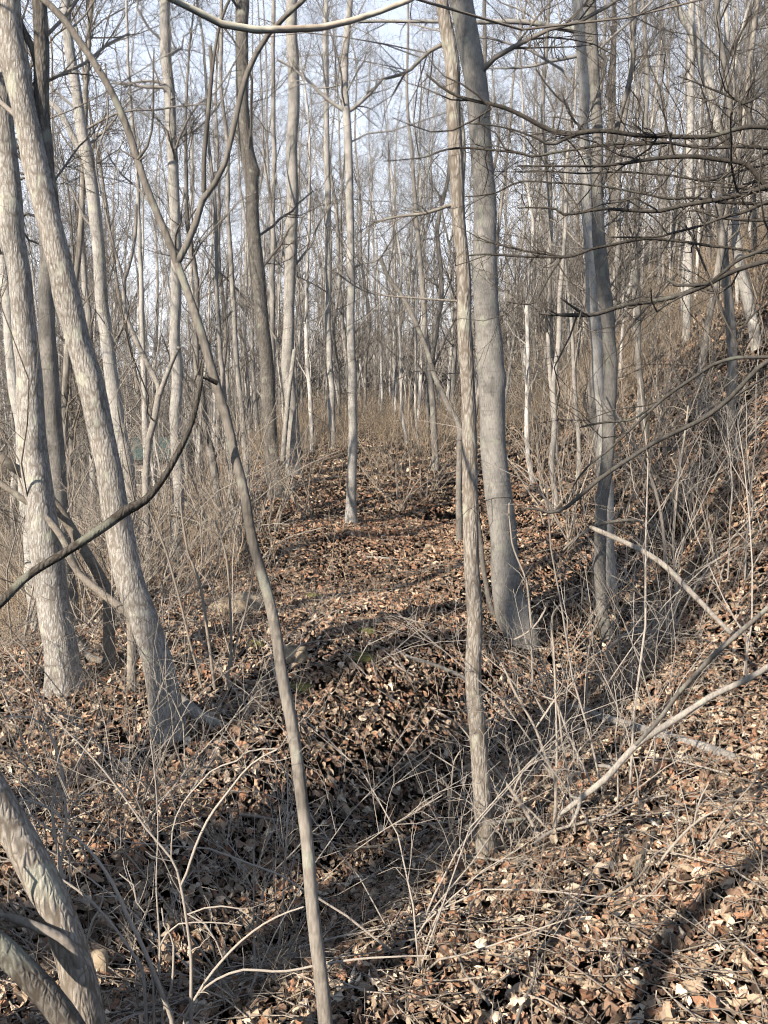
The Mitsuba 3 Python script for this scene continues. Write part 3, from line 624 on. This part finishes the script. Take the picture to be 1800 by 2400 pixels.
def scatter(n, d0, d1, gap, keep=None, wide=0.47):
    out = []
    for _ in range(n * 60):
        if len(out) >= n: break
        y = math.sqrt(rng.uniform(d0 ** 2, d1 ** 2)); x = rng.uniform(-wide, wide) * y
        if keep and not keep(x, y): continue
        if any((x - a[0]) ** 2 + (y - a[1]) ** 2 < gap ** 2 for a in out): continue
        out.append((x, y, rng.uniform(0, 360), rng.uniform(0.75, 1.2)))
    return out
TN = [(1.05, 0.05), (0.9, 0.1), (0.62, 0.2), (0.42, 0.25), (1.0, 0.15), (0.55, 0.4)]
TNAME = ['white barked', 'light grey', 'grey', 'dark grey', 'pale', 'brownish']
NEAR = [(-60, 'the left edge'), (85, 'the broad pale left trunk'), (230, 'the leaning forked tree'), (280, 'the kinked pale trunk'), (412, 'the pale fork-side trunk'), (470, 'the leaning sapling'), (620, 'the tall dark trunk'), (678, 'the grey paired trunk'),
        (771, 'the thin white trunk'), (823, 'the slim centre tree'), (1000, 'the leaning thin dark tree'), (1093, 'the near rough trunk'), (1150, 'the thick smooth trunk'), (1297, 'the twin stemmed tree'), (1415, 'the dark shaded trunk'), (1500, 'the slope edge trunk'), (1610, 'the white straight trunk'), (1696, 'the thin white slope trunk'), (1765, 'the white leaning trunk'), (1860, 'the right edge')]
used = {}
def between(x, y, k):
    """Which of the slender trees it is, by the traced trees it stands between."""
    px = 900 + x / y * FL
    a = max((n for n in NEAR if n[0] <= px), default=NEAR[0]); b = min((n for n in NEAR if n[0] > px), default=NEAR[-1])
    far = 'nearer' if y < 24 else 'farther' if y > 32 else 'slender'
    base = f'{far} {TNAME[k % 6]} tree between {a[1]} and {b[1]}'
    used[base] = used.get(base, 0) + 1
    return base if used[base] == 1 else f"{'left-hand' if px - a[0] < b[0] - px else 'right-hand'} {base}"
mid_p = [proto(200 + k, 12 + 3 * (k % 3), (0.055, 0.04, 0.075, 0.09, 0.045, 0.06)[k % 6], TN[k % 6], 28, 9, 5, (0.9, 3.4), 0.0034, 10, 9) for k in range(6)]
far_p = [proto(300 + k, 13 + 3 * (k % 3), (0.07, 0.05, 0.10, 0.08, 0.12, 0.06)[k % 6], TN[k % 6], 22, 6, 3, (0.9, 3.6), 0.005, 7) for k in range(6)]
wood_p = [proto(400 + k, 14 + 2 * (k % 3), (0.10, 0.08, 0.13, 0.15)[k % 4], TN[(k * 2) % 6], 16, 5, 2, (1.0, 3.6), 0.008, 5) for k in range(6)]
clear = lambda x, y: not (-0.16 * y < x < 0.12 * y and y < 27) and not (abs(x + 1) < 0.6 and y < 30)
grove('slender_tree', between, 'tree', 'slender trees behind the mound', scatter(86, 15.5, 40, 1.0, clear), mid_p, 'mid')
grove('distant_tree', 'distant bare tree in the crowd of far trunks', 'tree', 'far trees', scatter(230, 40, 80, 1.0), far_p, 'far')
labels['far_woods'] = {'label': 'mass of bare trees on the far hillside', 'category': 'woods', 'kind': 'stuff'}
grove('far_woods', '', '', '', scatter(330, 80, 165, 1.6, None, 0.5), wood_p, 'wood', True)

# ------------------------------------------------------------------ brush, shrubs, sticks
def stems(g, base, n, h, spread, r, tone_part, k=6, curve=0.16):
    """n arching stems from one foot, with twigs."""
    d = g.normal(size=(n, 3)) * [spread, spread, 0] + [0, 0, 1]
    d /= np.linalg.norm(d, axis=1, keepdims=True)
    L = h * (0.55 + 0.6 * g.random(n))
    P = np.empty((n, k, 3)); P[:, 0] = base + g.normal(size=(n, 3)) * [0.07, 0.07, 0] - [0, 0, 0.05]
    for s in range(1, k):
        d = d + g.normal(size=d.shape) * curve - [0, 0, 0.07]
        d /= np.linalg.norm(d, axis=1, keepdims=True)
        P[:, s] = P[:, s - 1] + d * (L / (k - 1))[:, None]
    R = r * (0.6 + 0.7 * g.random(n))[:, None] * np.linspace(1, 0.35, k)[None]
    return P, R

def shrub(label, x, y, n, h, spread, r, tone, group=None, name='bare_shrub', twigs=5, seed=0):
    t = thing(name, label, 'shrub', group)
    g = np.random.default_rng(5000 + len(labels) + seed)
    P, R = stems(g, np.array([x, y, float(H(x, y))]), n, h, spread, r, tone)
    for a in range(n): part(t, 'stem', tubes(P[a:a + 1], R[a:a + 1], 6), 'twig', tone=tone)
    a, ar = sprout(g, P, R, twigs, (0.2 * h, 0.5 * h), (25, 60), 0.1, k=5, r_of=0.6, r_min=0.0025, t0=0.25, wig=0.2)
    b, br = sprout(g, a, ar, 3, (0.08 * h, 0.22 * h), (25, 60), 0.05, k=3, r_of=0.6, r_min=0.002, t0=0.2, wig=0.2)
    part(t, 'twigs', join([tubes(a, ar), tubes(b, br)]), 'twig', tone=(tone[0] * 0.95, tone[1]), stuff=True)

def traced_shrub(label, lines, d, tone, name='bare_shrub', twigs=6):
    t = thing(name, label, 'shrub')
    g = np.random.default_rng(6000 + len(labels))
    for pts in lines:
        dd = d
        if len(pts) == 2 and isinstance(pts[0], list): pts, dd = pts
        P, R = line_from(pts, dd)
        gz = float(H(P[0, 0], P[0, 1]))
        if pts[0][1] > 2380 or P[0, 2] - gz < 0.15: P = np.vstack([[P[0, 0], P[0, 1], min(gz, P[0, 2]) - 0.05], P]); R = np.concatenate([[R[0] * 1.05], R])
        part(t, 'stem', limb(P, R, 7, 0.05, 0.08, 0, 5), 'twig', tone=tone)
        S, SR = smooth_line(P, R, 0.1)
        if twigs:
            a, ar = sprout(g, S[None], SR[None], twigs, (0.1, 0.5), (30, 65), 0.08, k=5, r_of=0.5, r_min=0.0018, t0=0.25, wig=0.2)
            part(t, 'twigs', tubes(a, ar, 4), 'twig', tone=tone, stuff=True)
    return t
Z5 = lambda L, ox=0, oy=1600, s=1 / 1.8433: [(ox + a * s, oy + b * s, w) for a, b, w in L]
traced_shrub('pale many stemmed shrub at the bottom left, beside the sapling foot', [
    Z5([(825,1500,9),(825,1200,8),(800,980,7),(775,850,7),(758,790,6),(700,710,6),(640,640,6),(540,500,5),(440,370,5),(330,250,4),(200,130,3)]),
    Z5([(780,880,6),(800,840,6),(840,720,7),(900,590,7),(980,480,6),(1090,350,5),(1195,290,4)]),
    Z5([(740,760,3),(745,640,4),(790,520,4),(850,450,4),(930,370,4),(1030,335,4),(1090,290,4),(1195,286,3)]),
    Z5([(790,1500,7),(870,1320,7),(965,1195,7),(1060,1100,6),(1180,1020,5),(1310,970,4)]),
    Z5([(965,1195,5),(930,1110,4),(860,1020,4),(810,1000,4)]),
    Z5([(815,1000,4),(880,975,4),(940,965,4),(1010,970,3),(1090,1020,3)]),
    Z5([(845,1360,6),(940,1280,6),(1060,1240,6),(1200,1250,6),(1400,1215,6),(1659,1185,5),(1850,1180,4)]),
    Z5([(745,1500,12),(690,1320,11),(610,1130,10),(540,980,10),(500,890,9),(400,740,7),(330,670,5),(240,625,4)]),
    Z5([(632,1500,8),(620,1270,8),(560,1150,7),(430,980,6),(340,900,6),(230,830,4)]),
    Z5([(665,1500,6),(662,1300,5),(610,1130,4)]),
    Z5([(700,1450,6),(745,1290,6),(750,1100,5),(720,1080,4),(700,980,4)]),
    Z5([(685,1260,5),(690,1130,5),(675,900,4),(682,600,3),(650,250,3)]),
    Z5([(690,1140,4),(720,1085,5),(780,1040,4),(860,1035,3),(1040,1050,3)]),
    Z5([(630,1000,3),(600,980,4),(570,860,4),(520,830,3)])], 3.45, (0.86, 0.3), twigs=3)
traced_shrub('slim pale shrub with forked arching stems left of the bottom shrub', [
    Z5([(330,1280,9),(290,950,9),(265,820,9),(245,700,8),(230,620,8),(225,540,6),(250,440,5)]),
    Z5([(262,780,6),(285,590,6),(275,450,6),(240,280,6),(180,180,5),(110,145,4),(20,145,3)]),
    Z5([(285,590,4),(320,520,4),(380,460,4),(460,420,3)]), Z5([(280,600,5),(210,540,5),(90,505,4)]), Z5([(235,650,4),(170,600,4),(110,560,3)]),
    Z5([(240,540,4),(290,440,4),(360,300,4),(400,230,3)]),
    Z5([(320,1480,6),(365,1180,6),(400,1030,6),(435,970,5),(450,880,4)])], 3.9, (0.86, 0.25), twigs=3)
Z6 = lambda L: Z5(L, 900, 1600)
traced_shrub('pale arching shrub on the leaf litter right of the near centre trunk', [
    Z6([(775,960,11),(750,820,11),(690,720,10),(640,610,10),(560,480,9),(480,370,8),(400,280,5),(330,190,4),(260,140,4),(190,105,3)]),
    Z6([(780,720,6),(720,650,6),(590,520,5),(440,440,5),(330,380,4),(200,300,3)]),
    Z6([(740,640,7),(740,450,7),(690,300,7),(650,190,6),(560,30,6),(520,-60,5),(455,-150,4)]),
    Z6([(735,620,6),(745,400,6),(745,200,5),(740,0,5),(735,-120,4),(720,-260,4)]),
    Z6([(820,920,5),(830,750,5),(800,450,5),(770,250,5),(740,80,5),(690,60,4)]),
    Z6([(655,195,4),(700,130,5),(740,70,5),(800,15,4),(830,-20,4)]),
    Z6([(560,470,4),(640,350,4),(740,320,3)]), Z6([(390,260,4),(430,180,4),(520,140,3)])], 6.1, (0.86, 0.35), twigs=6)
traced_shrub('fine twigged shrub left of the near centre trunk foot', [
    Z6([(290,800,7),(310,700,6),(280,600,6),(285,500,5),(270,440,5),(200,380,4),(80,300,3)]), Z6([(285,600,4),(210,610,4),(80,612,3)]),
    Z6([(300,660,4),(270,590,4),(200,570,3)]), Z6([(310,690,5),(260,690,4),(180,740,4),(60,765,3)]), Z6([(290,500,4),(300,350,4),(355,270,3)])], 6.2, (0.7, 0.35), twigs=6)
traced_shrub('thin forking shrub among the leaves at the right', [
    Z6([(1110,930,5),(1190,780,6),(1260,690,7),(1340,610,6),(1420,560,5),(1530,530,3)]), Z6([(1340,610,4),(1360,520,4),(1400,440,3)]), Z6([(1270,680,3),(1265,590,3),(1200,540,3)])], 5.6, (0.82, 0.3), twigs=4)
Z4 = lambda L: Z5(L, 900, 800)
traced_shrub('shrub with dark arching stems before the thick grey trunk', [
    Z4([(1000,1420,8),(960,1350,7),(1010,1290,7),(1100,1250,6),(1230,1265,4)]), Z4([(1000,1420,8),(980,1360,7),(900,1340,5)]),
    Z4([(740,1475,7),(725,1300,6),(725,1200,5),(840,1090,4)]), Z4([(640,1475,6),(635,1250,6),(620,1060,5),(550,850,4),(540,700,3)]), Z4([(560,1290,5),(640,1240,5),(700,1150,4)]),
    Z4([(1250,860,6),(1270,600,6),(1300,400,5),(1315,280,4)]), Z4([(1215,970,8),(1200,780,8),(1170,640,7),(1120,520,6),(1040,390,5),(960,240,4)])], 10.4, (0.75, 0.35), twigs=7)
traced_shrub('tall dark stemmed shrub below the leaning forked tree', [
    Z5([(960,255,9),(930,50,8),(905,-150,8),(870,-400,7),(800,-620,6),(780,-800,5)], 0, 1600), Z5([(925,260,7),(880,60,7),(820,-180,6),(760,-420,6),(690,-640,5),(600,-820,4)], 0, 1600),
    Z5([(985,250,7),(985,0,6),(1000,-200,6),(985,-480,5),(930,-700,4)], 0, 1600), Z5([(950,240,6),(990,-60,6),(1060,-300,5),(1100,-520,4)], 0, 1600)], 8.3, (0.62, 0.45), twigs=8)

g = np.random.default_rng(21)
for c in range(96):                                  # the thicket on the left and in the middle distance
    u = g.random()
    if u < 0.55: x0, x1, d0, d1 = 30, 640, 10.5, 20
    elif u < 0.64: x0, x1, d0, d1 = 560, 1060, 18, 28
    else: x0, x1, d0, d1 = 1260, 1820, 11, 26
    d = g.uniform(d0, d1); x = (g.uniform(x0, x1) - 900) / FL * d
    lab, grp, tone = (('many stemmed bare shrub in the thicket behind the left trunks', 'shrubs of the left thicket', (0.72, 0.35)) if u < 0.55 else ('thin bare shrub in the tan brush beyond the mound', 'shrubs beyond the mound', (0.72, 0.55)) if u < 0.64
                     else ('thin bare shrub on the brushy right slope', 'shrubs on the right slope', (0.75, 0.4)))
    n, px = int(g.integers(4, 9)), 900 + x / d * FL
    a = max((q for q in NEAR if q[0] <= px), default=NEAR[0]); b = min((q for q in NEAR if q[0] > px), default=NEAR[-1])
    base = f"bare {COUNT[n]} stemmed shrub between {a[1]} and {b[1]}"
    used[base] = used.get(base, 0) + 1
    lab = base if used[base] == 1 else ('left-hand ', 'right-hand ', 'taller ', 'lower ', 'denser ', 'sparser ')[min(used[base] - 2, 5)] + base
    shrub(lab, x, d, n, g.uniform(1.5, 3.4), 0.36, 0.013, tone, grp)
for c in range(46):                                  # low shrubs among the leaves near the camera
    d = g.uniform(4.4, 10.5); x = (g.choice([g.uniform(-40, 620), g.uniform(1180, 1840), g.uniform(600, 1200)], p=[0.42, 0.48, 0.10]) - 900) / FL * d
    n = int(g.integers(2, 6))
    shrub(beside(f'low pale shrub of {COUNT[n]} stems', x, d), x, d, n, g.uniform(0.8, 2.2), 0.5, 0.006, (0.85, 0.3), 'low foreground shrubs', name='low_shrub', twigs=6)
for c in range(12):                                  # slim upright saplings along the right bank
    d = g.uniform(6.5, 12.5); x = (g.uniform(1420, 1840) - 900) / FL * d
    n = int(g.integers(2, 4))
    shrub(beside(f'slim upright sapling clump of {COUNT[n]} pale stems', x, d), x, d, n, g.uniform(2.0, 3.6), 0.16, 0.009, (0.85, 0.25), 'upright saplings on the right bank', name='sapling_clump', twigs=6)

def brush(label, n, rect, h, tone, r, keep, seed):
    g = np.random.default_rng(seed)
    t = thing('undergrowth', label, 'undergrowth', kind='stuff')
    y = np.sqrt(g.uniform(rect[0] ** 2, rect[1] ** 2, n)); x = g.uniform(-0.47, 0.47, n) * y
    k = (g.random(n) < keep(x, y)); x, y = x[k], y[k]; n = len(x)
    d = g.normal(size=(n, 3)) * [0.4, 0.4, 0] + [0, 0, 1]; d /= np.linalg.norm(d, axis=1, keepdims=True)
    L = g.uniform(h[0], h[1], n) * (0.5 + 0.5 * g.random(n))
    P = np.empty((n, 4, 3)); P[:, 0] = np.stack([x, y, H(x, y) - 0.03], 1)
    for s in range(1, 4):
        d = d + g.normal(size=d.shape) * 0.2 - [0, 0, 0.08]; d /= np.linalg.norm(d, axis=1, keepdims=True)
        P[:, s] = P[:, s - 1] + d * (L / 3)[:, None]
    R = (r * (1 + y / 30) * (0.6 + 0.8 * g.random(n)))[:, None] * np.linspace(1, 0.4, 4)[None]
    a, ar = sprout(g, P, R, 4, (0.25 * h[1], 0.5 * h[1]), (25, 70), 0.1, k=3, r_of=0.7, r_min=r * 0.6, t0=0.2, wig=0.25)
    v1, f1 = tubes(P, R); v2, f2 = tubes(a, ar)
    tn = 0.55 + 0.45 * g.random(n)
    uv = np.concatenate([np.repeat(tn, 12), np.repeat(np.repeat(tn, 4), 9)])
    uv = np.stack([uv * tone[0], np.full(len(uv), tone[1])], 1)
    v, f = join([(v1, f1), (v2, f2)])
    scene[t] = mikit.ply((v, f), 'twig', smooth=True, uv=uv)
centre = lambda x, y: np.where((y < 29) & (x < 0.19 * y), 0.05 + 0.75 * (x < -0.15 * y) + 0.35 * sstep(22, 29, y), 1.0) * 1.0 + np.where((x > 0.19 * y) & (y < 24), -0.72, 0)
brush('tan brush of dry stalks and twigs beyond the mound', 13000, (11, 36), (0.5, 1.6), (1.0, 0.8), 0.004, centre, 31)
brush('dense dry brush under the far trees', 7000, (30, 75), (0.8, 2.4), (0.8, 0.65), 0.006, lambda x, y: 1.0 + 0 * x, 32)
brush('grey brush and saplings on the far hillside', 6500, (75, 175), (1.5, 5.0), (0.85, 0.25), 0.0075, lambda x, y: 1.0 + 0 * x, 34)
brush('sparse dry stalks among the foreground leaves', 1500, (4.2, 13), (0.25, 0.9), (0.85, 0.5), 0.002, lambda x, y: np.where(x > -0.1 * y, 0.7, 1.0), 33)

# the air between the far trees
scene['air'] = {'type': 'homogeneous', 'albedo': {'type': 'rgb', 'value': [0.94, 0.95, 0.96]}, 'sigma_t': 0.0007}
scene['haze'] = {'type': 'cube', 'to_world': T().translate([0, 0, 30]).scale([720, 720, 42]), 'bsdf': {'type': 'null'}, 'interior': {'type': 'ref', 'id': 'air'}}
scene['camera']['medium'] = {'type': 'ref', 'id': 'air'}
labels['haze'] = {'label': 'thin bright winter haze between the far trees', 'category': 'haze', 'kind': 'stuff'}

# logs, sticks, stones
def log(name, label, pts, tone, d=None, cat='log', rough=0.12, lift=0.6, sides=12, stubs=()):
    t = thing(name, label, cat)
    if d is None:
        P = np.array([hit(a[0], a[1]) for a in pts]); R = np.array([a[2] for a in pts]) * 0.5 * ((P - EYE) @ FWD) / FL
        P[:, 2] = H(P[:, 0], P[:, 1]) + R * lift
    else: P, R = line_from(pts, d)
    part(t, 'stem', limb(P, R, sides, 0.05, rough, 0, len(labels)), 'bark_smooth', tone=tone)
    for b, dd in stubs:
        bP, bR = line_from(b, dd)
        part(t, 'stub', limb(bP, bR, 7, 0.04, 0.1, 0, 2), 'bark_smooth', tone=tone)
    return t
log('fallen_log', 'pale fallen trunk slanting down the mound behind the sapling', [(423,1169,15),(480,1215,17),(540,1262,18),(600,1296,18),(662,1328,20)], (0.55, 0.5), d=(16.5, 14.6))
log('fallen_log', 'short dark log lying at the foot of the shrub thicket', [(390,1203,13),(430,1212,14),(470,1235,14)], (0.25, 0.5), d=15.0)
log('fallen_log', 'whitish half buried log on the right foreground leaves', [(1334,1662,14),(1400,1682,18),(1470,1704,22),(1560,1732,26),(1660,1764,28),(1720,1782,24)], (0.7, 0.15), lift=0.3)
log('broken_branch', 'long pale broken branch slanting over the leaves at the right', [(1312,1910,11),(1361,1871,14),(1415,1828,15),(1491,1746,14),(1562,1698,15),(1660,1638,14),(1735,1600,14),(1800,1562,14),(1990,1450,16)], (0.8, 0.3), d=(5.6, 5.2), cat='branch', stubs=[([(1361,1871,12),(1352,1905,9),(1336,1936,6)], 5.55), ([(1400,1795,8),(1420,1795,9),(1438,1806,8)], 5.5), ([(1356,1872,8),(1335,1864,7)], 5.55)])
log('broken_branch', 'grey broken branch rising beside the long pale one', [(1490,1745,9),(1550,1680,10),(1605,1608,11),(1650,1560,11),(1690,1522,12),(1800,1424,12),(1960,1290,13)], (0.5, 0.3), d=(5.35, 4.6), cat='branch')
log('broken_branch', 'bare pale pole slanting down the right bank behind the broken branches', [(1385,1236,8),(1394,1240,10),(1475,1277,12),(1551,1321,13),(1622,1391,13),(1714,1484,12)], (0.7, 0.4), d=(8.2, 7.4), cat='pole')
log('fallen_stick', 'dark curved stick lying left of the near trunk foot, above the leaves', [(1090,1942,13),(1130,1930,14),(1180,1926,12),(1230,1918,7)], (0.35, 0.3), d=(5.9, 5.9), cat='stick')
log('fallen_stick', 'dark rotten stick standing out of the leaves at the right', [(1486,2075,16),(1505,2020,16),(1528,1965,15),(1548,1930,12)], (0.28, 0.5), cat='stick', lift=1.0)
log('fallen_stick', 'white freshly broken stick end at the tip of the rotten one', [(1513,1912,9),(1526,1930,10),(1540,1950,10)], (1.3, 0.1), cat='stick', lift=1.2)
log('fallen_branch', 'forked grey branch lying on the mossy ground at the centre', [(920,1525,7),(960,1545,9),(1000,1558,10),(1040,1575,11),(1090,1600,12)], (0.75, 0.3), cat='branch', lift=1.0)
log('fallen_branch', 'thin white branch on the leafy mound', [(850,1308,5),(890,1311,6),(930,1313,5)], (0.9, 0.2), cat='branch')
log('fallen_branch', 'curved dark root like branch right of the dark shaded trunk', [(1320,1290,5),(1365,1250,7),(1415,1226,8),(1480,1219,8),(1530,1235,7),(1575,1265,6)], (0.45, 0.5), d=(11.5, 11.5), cat='branch')
log('surface_root', 'thick root running right from the leaning forked tree', [(400,1640,52),(435,1668,44),(470,1690,32),(515,1700,18)], (0.75, 0.35), cat='root', lift=0.1)
log('surface_root', 'dark root running right from the broad pale trunk', [(165,1500,44),(190,1525,30),(222,1550,20),(262,1560,12)], (0.4, 0.3), cat='root', lift=0.3, d=None)
g = np.random.default_rng(41)
for c in range(34):
    d = g.uniform(4.1, 15); x = g.uniform(-0.38, 0.38) * d
    t = thing('litter_twig', beside('thin dead twig lying on the leaves', x, d), 'twig', 'dead twigs lying on the leaves')
    a = g.uniform(0, math.pi); L = g.uniform(0.4, 1.6)
    s = np.linspace(-0.5, 0.5, 5)
    px_, py_ = x + math.cos(a) * L * s + 0.04 * g.normal(size=5), d + math.sin(a) * L * s + 0.04 * g.normal(size=5)
    r = g.uniform(0.004, 0.012)
    P = np.stack([px_, py_, H(px_, py_) + 0.03 + r + 0.02 * g.random(5)], 1)
    scene[t] = mikit.ply(limb(P, r * np.linspace(1, 0.5, 5), 6, 0.06, 0.1, 0, c), 'twig', smooth=True, uv=None) if False else None
    m = limb(P, r * np.linspace(1, 0.5, 5), 6, 0.06, 0.1, 0, c)
    scene[t] = mikit.ply(m, 'twig', smooth=True, uv=np.tile((g.uniform(0.45, 0.95), 0.35), (len(m[0]), 1)))

def stone(label, px, py, w, hgt, seed, mat='rock', name='stone', sink=0.35, d=None):
    t = thing(name, label, name.split('_')[-1])
    c = hit(px, py) if d is None else at(px, py, d)
    s = ((c - EYE) @ FWD) / FL
    m = trimesh.creation.icosphere(subdivisions=3)
    v = np.array(m.vertices)
    v = v * (1 + 0.55 * (meshkit.fbm(v * 1.3 + seed * 5.1, 3, seed)[:, None] - 0.5))
    v = np.sign(v) * np.abs(v) ** 0.85
    v = v * [w * s / 2, w * s / 2 * 0.8, hgt * s / 2]
    v = v + c + [0, 0, hgt * s / 2 * (1 - 2 * sink)]
    scene[t] = mikit.ply((v, np.array(m.faces)), mat, smooth=25 if mat == 'rock' else True)
stone('rounded pale stone beside the leaning rough trunk at bottom left', 233, 2290, 46, 84, 1, sink=0.2)
stone('flat pale stone among the leaves right of the sapling', 745, 1752, 34, 20, 2)
stone('small grey stone near the stump hole at the left', 225, 1550, 22, 16, 3)
stone('light stone on the leaves left of the slim centre tree foot', 1005, 1283, 18, 12, 4)
stone('small white stone at the far side of the leafy clearing', 978, 1278, 12, 9, 5)
stone('pale stone below the dark shaded trunk', 1475, 1405, 18, 14, 6)
stone('buff stone in the leaves before the whitish log', 1405, 1290, 13, 10, 7)
stone('sandy boulder half buried in the bank behind the sapling', 560, 1425, 150, 90, 8, sink=0.62, name='boulder')
stone('pale boulder edge sticking out of the bank right of the sapling', 690, 1540, 70, 60, 9, sink=0.5, name='boulder')
for k, (px, py, w, hh, lab) in enumerate(((848,1540,60,24,'bright moss cushion on the stone at the centre'), (860,1480,46,24,'moss cushion on the shaded ridge edge'), (735,1400,44,26,'olive moss cushion on the bank edge'), (870,1390,60,20,'moss cushion above the shadow lines'), (700,1610,64,24,'dim moss cushion right of the sapling'), (600,1510,40,30,'dark moss cushion in the bank hollow'))):
    stone(lab, px, py, w, hh, 20 + k, 'moss', 'moss_cushion', sink=0.62)

# the house down in the valley at the left
t = thing('cabin', 'small grey cabin with a green metal roof behind the left trees', 'house')
hx, hy = -14.3, 56.0
gz = float(H(hx, hy))
zr = float(at(340, 1072, hy)[2])
def boxm(c, s):
    m = trimesh.creation.box(s); m.apply_translation(c); return np.array(m.vertices), np.array(m.faces)
part(t, 'wall', boxm((hx, hy, (gz - 0.5 + zr) / 2), (5.6, 4.6, zr - gz + 0.5)), 'boards', smooth=False)
roof = trimesh.convex.convex_hull(np.array([(hx + a * 3.1, hy + b * 2.7, zr + z) for a in (-1, 1) for b, z in ((-1, 0), (1, 0), (0, 1.15), (-1, 0.08), (1, 0.08))]))
part(t, 'roof', (np.array(roof.vertices), np.array(roof.faces)), 'roof_metal', smooth=False)
part(t, f'roof__flue', limb(np.array([(hx + 2.6, hy - 0.9, zr + 0.5), (hx + 2.6, hy - 0.9, zr + 0.9), (hx + 2.6, hy - 0.9, zr + 1.4)]), np.array([0.13, 0.13, 0.14]), 10, 0.3, 0.0), 'paint')
for a in (-2.2, 0.4, 2.4):
    w = part(t, 'window', boxm((hx + a, hy - 2.31, zr - 1.0), (0.9, 0.08, 0.9)), 'paint', smooth=False)
    part(w, 'pane', boxm((hx + a, hy - 2.352, zr - 1.0), (0.74, 0.02, 0.74)), 'pane', smooth=False)
part(t, 'door', boxm((hx - 0.9, hy - 2.31, zr - 1.5), (0.85, 0.08, 2.0)), 'roof_metal', smooth=False)
tri = sum(len(meshkit.WRITTEN[d['filename']][1]) for d in scene.values() if d.get('type') == 'ply')
print('entries', len(scene), 'triangles', tri, 'leaves', N_LEAVES)
